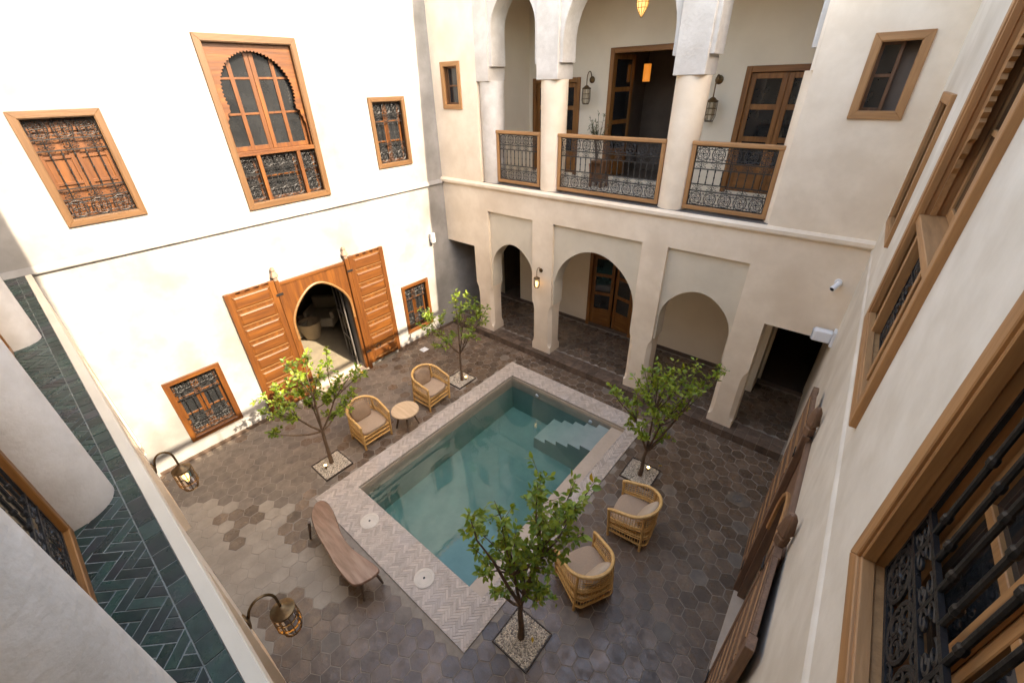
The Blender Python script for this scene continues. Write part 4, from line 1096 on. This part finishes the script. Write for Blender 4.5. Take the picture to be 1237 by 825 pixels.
def tree(label, base, tips, fork, nleaf, lm, seed, lsize=.085, trunk_r=.035):
    rd = random.Random(seed); bx, by = base
    t = thing('lemon_tree', label, 'tree', (bx, by, .012), 0, 'potted lemon trees')
    wd = MB(); lf = {lm: MB(), 'leaf_yellow': MB()}
    if lm != 'leaf_bright': lf['leaf_bright'] = MB()
    F = Vector((fork[0]-bx, fork[1]-by, fork[2]))
    tr = [Vector((0, 0, -.03)), Vector((F.x*.25+.01, F.y*.2, F.z*.33)), Vector((F.x*.5-.012, F.y*.6, F.z*.68)), F]
    trm = MB(); trm.tube(tr, [trunk_r*1.35, trunk_r, trunk_r*.86, trunk_r*.8], 10); trm.build('trunk', 'bark', t, True)
    T_ = [Vector((x-bx, y-by, max(z, .75))) for x, y, z in tips]
    # limbs: farthest-point seeds
    seeds = [max(T_, key=lambda v: v.z)]
    while len(seeds) < 6: seeds.append(max(T_, key=lambda v: min((v-s_).length for s_ in seeds)))
    groups = [[] for _ in seeds]
    for v in T_: groups[min(range(len(seeds)), key=lambda i: (v-seeds[i]).length)].append(v)
    def leafquad(mb_, p, d, nrm, s_):
        side = d.cross(nrm).normalized(); up_ = side.cross(d).normalized(); L_ = s_*rd.uniform(.75, 1.25); w_ = L_*rd.uniform(.24, .31)
        fold = rd.uniform(.1, .35)*w_; drop = -rd.uniform(.05, .30)*L_
        m1, m2, tip = p+d*L_*.35, p+d*L_*.70+up_*drop*.4, p+d*L_+up_*drop
        vs_ = [p, m1+side*w_+up_*fold, m2+side*w_*.75+up_*fold, tip, m2-side*w_*.75+up_*fold, m1-side*w_+up_*fold, m1, m2]
        mb_.add(vs_, [(0, 6, 1), (1, 6, 7, 2), (2, 7, 3), (0, 5, 6), (6, 5, 4, 7), (7, 4, 3)])
    def leaves_on(a, b, n_, spread):
        ax = (b-a).normalized()
        for i in range(n_):
            f_ = rd.random()**.7; p = a.lerp(b, f_)
            dv = Vector((rd.gauss(0, 1), rd.gauss(0, 1), rd.gauss(.1, .7))).normalized()
            d = (dv+ax*.35+Vector((0, 0, .1))).normalized()
            nrm = (Vector((rd.gauss(0, .5), rd.gauss(0, .5), 1))).normalized()
            if abs(d.dot(nrm)) > .95: nrm = Vector((1, 0, 0))
            k = lm
            rr = rd.random()
            if rr < .002: k = 'leaf_yellow'
            elif rr < .22 and 'leaf_bright' in lf: k = 'leaf_bright'
            leafquad(lf[k], p+d*rd.uniform(0.005, spread), d, nrm, lsize)
    for g_ in groups:
        if not g_: continue
        cen = sum(g_, Vector())/len(g_); knee = F.lerp(cen, .55); knee += Vector((rd.uniform(-.05, .05), rd.uniform(-.05, .05), -.06))
        mid = F.lerp(knee, .5)+Vector((0, 0, -.05))
        wd.tube([F-Vector((0, 0, .03)), mid, knee], [trunk_r*.62, trunk_r*.5, trunk_r*.40], 7)
        for v in g_:
            k1 = knee.lerp(v, .5)+Vector((rd.uniform(-.05, .05), rd.uniform(-.05, .05), rd.uniform(-.05, .04)))
            wd.tube([knee, k1, v], [trunk_r*.34, trunk_r*.22, trunk_r*.08], 5)
            leaves_on(k1, v, nleaf, .03)
            # side twigs
            for _ in range(3):
                p = k1.lerp(v, rd.uniform(.15, .9)); e = p+Vector((rd.gauss(0, .09), rd.gauss(0, .09), rd.gauss(.04, .07)))
                wd.tube([p, e], [trunk_r*.10, trunk_r*.05], 4); leaves_on(p, e, int(nleaf*.55), .025)
    cr_ = wd.build('branches', 'bark', t, True)
    first = None
    for k, mb_ in lf.items():
        if mb_.v:
            o_ = mb_.build('crown', k, t)
    return t
P = planters
planter('gravel planter with dark edging beside the bench end of the pool', *P[0]); planter('gravel planter beside the chair nearest the far pool corner', *P[1])
planter('gravel planter beyond the two chairs on the right of the pool', *P[2]); planter('large gravel planter at the near corner of the pool', *P[3])
tree('bushy lemon tree in front of the wooden portal', (2.30, 3.05), TIPS['A'], (2.30, 3.08, .85), 24, 'leaf', 11, .076)
tree('slender lemon tree near the far left corner of the court', (2.38, 6.56), TIPS['B'], (2.36, 6.6, .80), 21, 'leaf', 12, .076, .03)
tree('leaning lemon tree with bright leaves near the right hand doorway', (7.14, 6.54), TIPS['C'], (7.16, 6.6, .62), 19, 'leaf_bright', 13, .074)
tree('nearest lemon tree with large dark leaves overhanging the pool corner', (7.11, 3.02), TIPS['D'], (7.10, 3.04, .78), 18, 'leaf', 14, .078, .040)
spot('lit uplight in the planter by the bench', 2.38, 2.90, (0, 0, 0)); spot('lit uplight in the far left planter', 2.47, 6.62, (0, 0, 0))
spot('lit uplight in the planter near the right hand doorway', 7.22, 6.70, (0, 0, 0)); spot('lit uplight behind the trunk of the nearest tree', 7.02, 3.14, (0, 0, 0))

# ================================================================== lanterns
def wall_lantern(label, loc, rz, lit, arm=.28, rise=.16, grp='wall lanterns', s_=1.0, drop=.10):
    """back plate, swan neck arm, caged glass cylinder; local -y points away from the wall"""
    t = thing('wall_lantern', label, 'lantern', loc, rz, grp)
    MB().lathe([(.055*s_, 0), (.055*s_, .012), (.035*s_, .022), (.015, .03)], 16).build('back_plate', 'bronze', t, True, rot=(R(90), 0, 0))
    pts = [(0, -.02, 0)]+[(0, -.03-arm*.5*(1-math.cos(R(a))), rise*math.sin(R(a))) for a in range(15, 181, 15)]+[(0, -.03-arm, -drop)]
    MB().tube(pts, .009*s_, 7).build('arm', 'bronze', t, True)
    cy_ = -.03-arm; z = -drop; r = .075*s_; h = .24*s_
    body = MB().lathe([(.012, 0), (.03*s_, -.012), (.05*s_, -.03*s_), (r*1.05, -.045*s_), (r*1.05, -.055*s_), (.02, -.055*s_)], 16).build('cap', 'bronze', t, True, loc=(0, cy_, z))
    mb_ = MB(); z0 = -.055*s_
    for k in range(8):
        a = R(45*k); mb_.tube([(r*math.cos(a), r*math.sin(a), z0), (r*1.02*math.cos(a), r*1.02*math.sin(a), z0-h*.75), (r*.72*math.cos(a), r*.72*math.sin(a), z0-h)], .0036*s_, 4)
    for f_ in (.02, .34, .66): mb_.tube([(r*1.01*math.cos(R(a)), r*1.01*math.sin(R(a)), z0-h*f_) for a in range(0, 360, 30)], .0034*s_, 4, closed=True)
    mb_.tube([(r*.72*math.cos(R(a)), r*.72*math.sin(R(a)), z0-h) for a in range(0, 360, 30)], .006*s_, 4, closed=True)
    mb_.build('cage', 'bronze', t, loc=(0, cy_, z))
    MB().lathe([(r*.93, z0-.005), (r*.95, z0-h*.75), (r*.66, z0-h+.005)], 16, capb=False, capt=False).build('glass', 'lamp_glass', t, True, loc=(0, cy_, z))
    if lit: MB().lathe([(.001, -.085*s_), (.040*s_, -.075*s_), (.054*s_, -.02*s_), (.052*s_, .02*s_), (.04*s_, .05*s_), (.014*s_, .06*s_)], 12).build('bulb', 'lamp_glow', t, True, loc=(0, cy_, z+z0-h*.60))
    return t
wall_lantern('lit cage lantern on the gallery wall below the green ledge, far one', at('S', -3.26, 2.47), R(180), True, .19, .15, s_=1.35, drop=.13)
wall_lantern('lit cage lantern on the gallery wall below the green ledge, near one', at('S', -5.93, 2.47), R(180), True, .22, .15, s_=1.35, drop=.13)
wall_lantern('lit lantern on the plaster pier between two ground floor arches', at('N', 3.24, 2.47), 0, True, .14, .10, s_=.95)
wall_lantern('unlit cage lantern on the balcony wall beside the open door', (3.10, YB, 6.36), 0, False, .20, .16, s_=1.25)
wall_lantern('unlit cage lantern on the balcony wall between the right column and glazed door', (5.88, YB, 6.30), 0, False, .14, .08, s_=1.4, drop=.28)
t = thing('pendant_lantern', 'glowing pendant lantern hanging over the balcony', 'lantern', (4.62, 9.7, 7.28))
MB().lathe([(.001, 0), (.02, .02), (.09, .14), (.105, .22), (.085, .32), (.04, .38)], 16, capb=False).build('shade', 'lamp_shade_glow', t, True)
mb = MB()
for k in range(10):
    a = R(36*k); mb.tube([(r_*math.cos(a)*1.03, r_*math.sin(a)*1.03, z) for r_, z in ((.01, 0), (.09, .14), (.105, .22), (.085, .32), (.04, .38))], .004, 4)
for r_, z in ((.05, .08), (.09, .14), (.105, .22), (.085, .32)): mb.tube([(r_*1.03*math.cos(R(a)), r_*1.03*math.sin(R(a)), z) for a in range(0, 360, 30)], .004, 4, closed=True)
mb.build('cage', 'bronze', t)
MB().tube([(0, 0, .38), (0, 0, 1.17)], .006, 6).build('chain', 'bronze', t)
t = thing('pendant_lamp', 'amber cylinder lamp glowing in the dark room behind the open balcony door', 'lamp', (3.98, YB+.9, 6.3))
MB().lathe([(.08, 0), (.08, .34)], 16).build('shade', 'amber_glow', t, True); MB().tube([(0, 0, .34), (0, 0, .75)], .006, 5).build('cord', 'iron', t)

# ================================================================== small fittings
t = wthing('wall_speaker', 'white outdoor speaker high in the shaded corner of the white wall', 'speaker', 'W', 8.02, 2.72)
B(-.05, .05, -.16, -.05, 0, .26).build('body', 'white_plastic', t, bevel=.02, seg=3); B(-.03, .03, -.05, 0, .08, .18).build('bracket', 'grey_plastic', t, bevel=.006)
B(-.042, .042, -.164, -.1605, .015, .245).build('speaker_mesh', 'grey_plastic', t, bevel=.002)
t = wthing('security_camera', 'white bullet security camera on the facade at the right', 'camera', 'N', 8.86, 3.62)
MB().lathe([(.05, 0), (.05, .02), (.02, .03)], 14).build('base_plate', 'white_plastic', t, True, rot=(R(90), 0, 0))
c = MB().lathe([(.036, 0), (.04, .01), (.04, .15), (.036, .16)], 16).build('body', 'white_plastic', t, True, loc=(.02, -.05, .0), rot=(R(115), 0, R(-25)))
MB().lathe([(.030, .158), (.030, .163)], 14).build('lens', 'black_plastic', c, True)
MB().tube([(0, -.02, 0), (.015, -.07, .01)], .014, 6).build('arm', 'white_plastic', t)
t = wthing('emergency_light', 'white emergency light box on the right wall above the dark doorway', 'light', 'E', .12, 2.66)
B(-.07, .07, -.30, -.04, 0, .20).build('housing', 'white_plastic', t, bevel=.03, seg=3); B(-.09, .09, -.04, 0, -.03, .23).build('back_plate', 'white_plastic', t, bevel=.006)
B(-.055, .055, -.312, -.299, .02, .18).build('diffuser', 'grey_plastic', t, bevel=.008)
t = thing('floor_drain', 'small round drain in a pale mortar patch on the dark tiles', 'drain', (8.70, 7.12, .0035))
MB().lathe([(.075, 0), (.075, .004), (.05, .004), (.048, .001), (.03, .001), (.028, .004), (.001, .004)], 20).build('grate', 'iron_grey', t, True)
pp = [(.22*math.cos(R(a))*random.uniform(.7, 1.1), .16*math.sin(R(a))*random.uniform(.7, 1.1)) for a in range(0, 360, 30)]
MB().prism(pp, -.002, .0015, 'z').build('mortar', 'hex_mid', t)
t = thing('access_cover', 'small square white cover plate set in the floor by the white wall', 'cover', (.49, 6.93, .003))
B(-.10, .10, -.10, .10, 0, .006).build('plate', 'white_plastic', t, bevel=.002)

# balcony plant
t = thing('balcony_plant', 'wispy olive plant in a pot on the balcony beside the open door', 'plant', (3.62, 10.25, 4.305))
MB().lathe([(.12, 0), (.16, .35), (.17, .38), (.15, .38)], 18).build('pot', 'terracotta', t, True)
wd = MB(); lf = MB(); rd = random.Random(5)
for k in range(9):
    tip = Vector((rd.uniform(-.28, .28), rd.uniform(-.2, .2), rd.uniform(1.1, 1.5))); mid = Vector((tip.x*.3, tip.y*.3, .9)); wd.tube([(0, 0, .36), mid, tip], [.010, .007, .003], 5)
    for i in range(34):
        p = mid.lerp(tip, rd.random()); d = Vector((rd.gauss(0, 1), rd.gauss(0, 1), rd.gauss(.3, .6))).normalized(); s_ = d.cross(Vector((0, 0, 1))).normalized()*.011
        lf.add([p, p+d*.04+s_, p+d*.085, p+d*.04-s_], [(0, 1, 2, 3)])
wd.build('stems', 'bark', t); lf.build('foliage', 'leaf_olive', t)
t = thing('balcony_stool', 'small dark wooden stand behind the middle balcony railing', 'stool', (4.0, 9.75, 4.305))
B(-.16, .16, -.16, .16, .50, .55).build('top', 'wood_dark', t, bevel=.008)
for a in (-.13, .13):
    for b in (-.13, .13): B(a-.022, a+.022, b-.022, b+.022, 0, .4995).build('leg', 'wood_dark', t)
B(-.13, .13, -.10, .10, .12, .4995).build('drawer_box', 'wood_dark', t)

# a few fallen leaves
def fallen(label, x, y, z, a):
    L_ = .075; w_ = .018
    o_ = MB().add([(0, 0, .004), (L_*.35, w_, .010), (L_*.7, w_*.8, .012), (L_, 0, .004), (L_*.7, -w_*.8, .010), (L_*.35, -w_, .012), (L_*.5, 0, .003)],
                  [(0, 6, 1), (1, 6, 2), (2, 6, 3), (0, 5, 6), (5, 4, 6), (4, 3, 6)]).build('fallen_leaf', 'leaf_yellow', loc=(x, y, z), rot=(0, 0, a))
    tag(o_, label, 'leaf', 'fallen leaves')
fallen('yellow fallen leaf on the dark tiles behind the planter near the right hand doorway', 7.32, 6.98, .001, .6)
fallen('yellow fallen leaf lying on the gravel of the nearest planter', 7.28, 3.05, .034, 2.2)
fallen('yellow fallen leaf on the tiles beside the nearest planter', 6.98, 3.5, .001, 1.1)
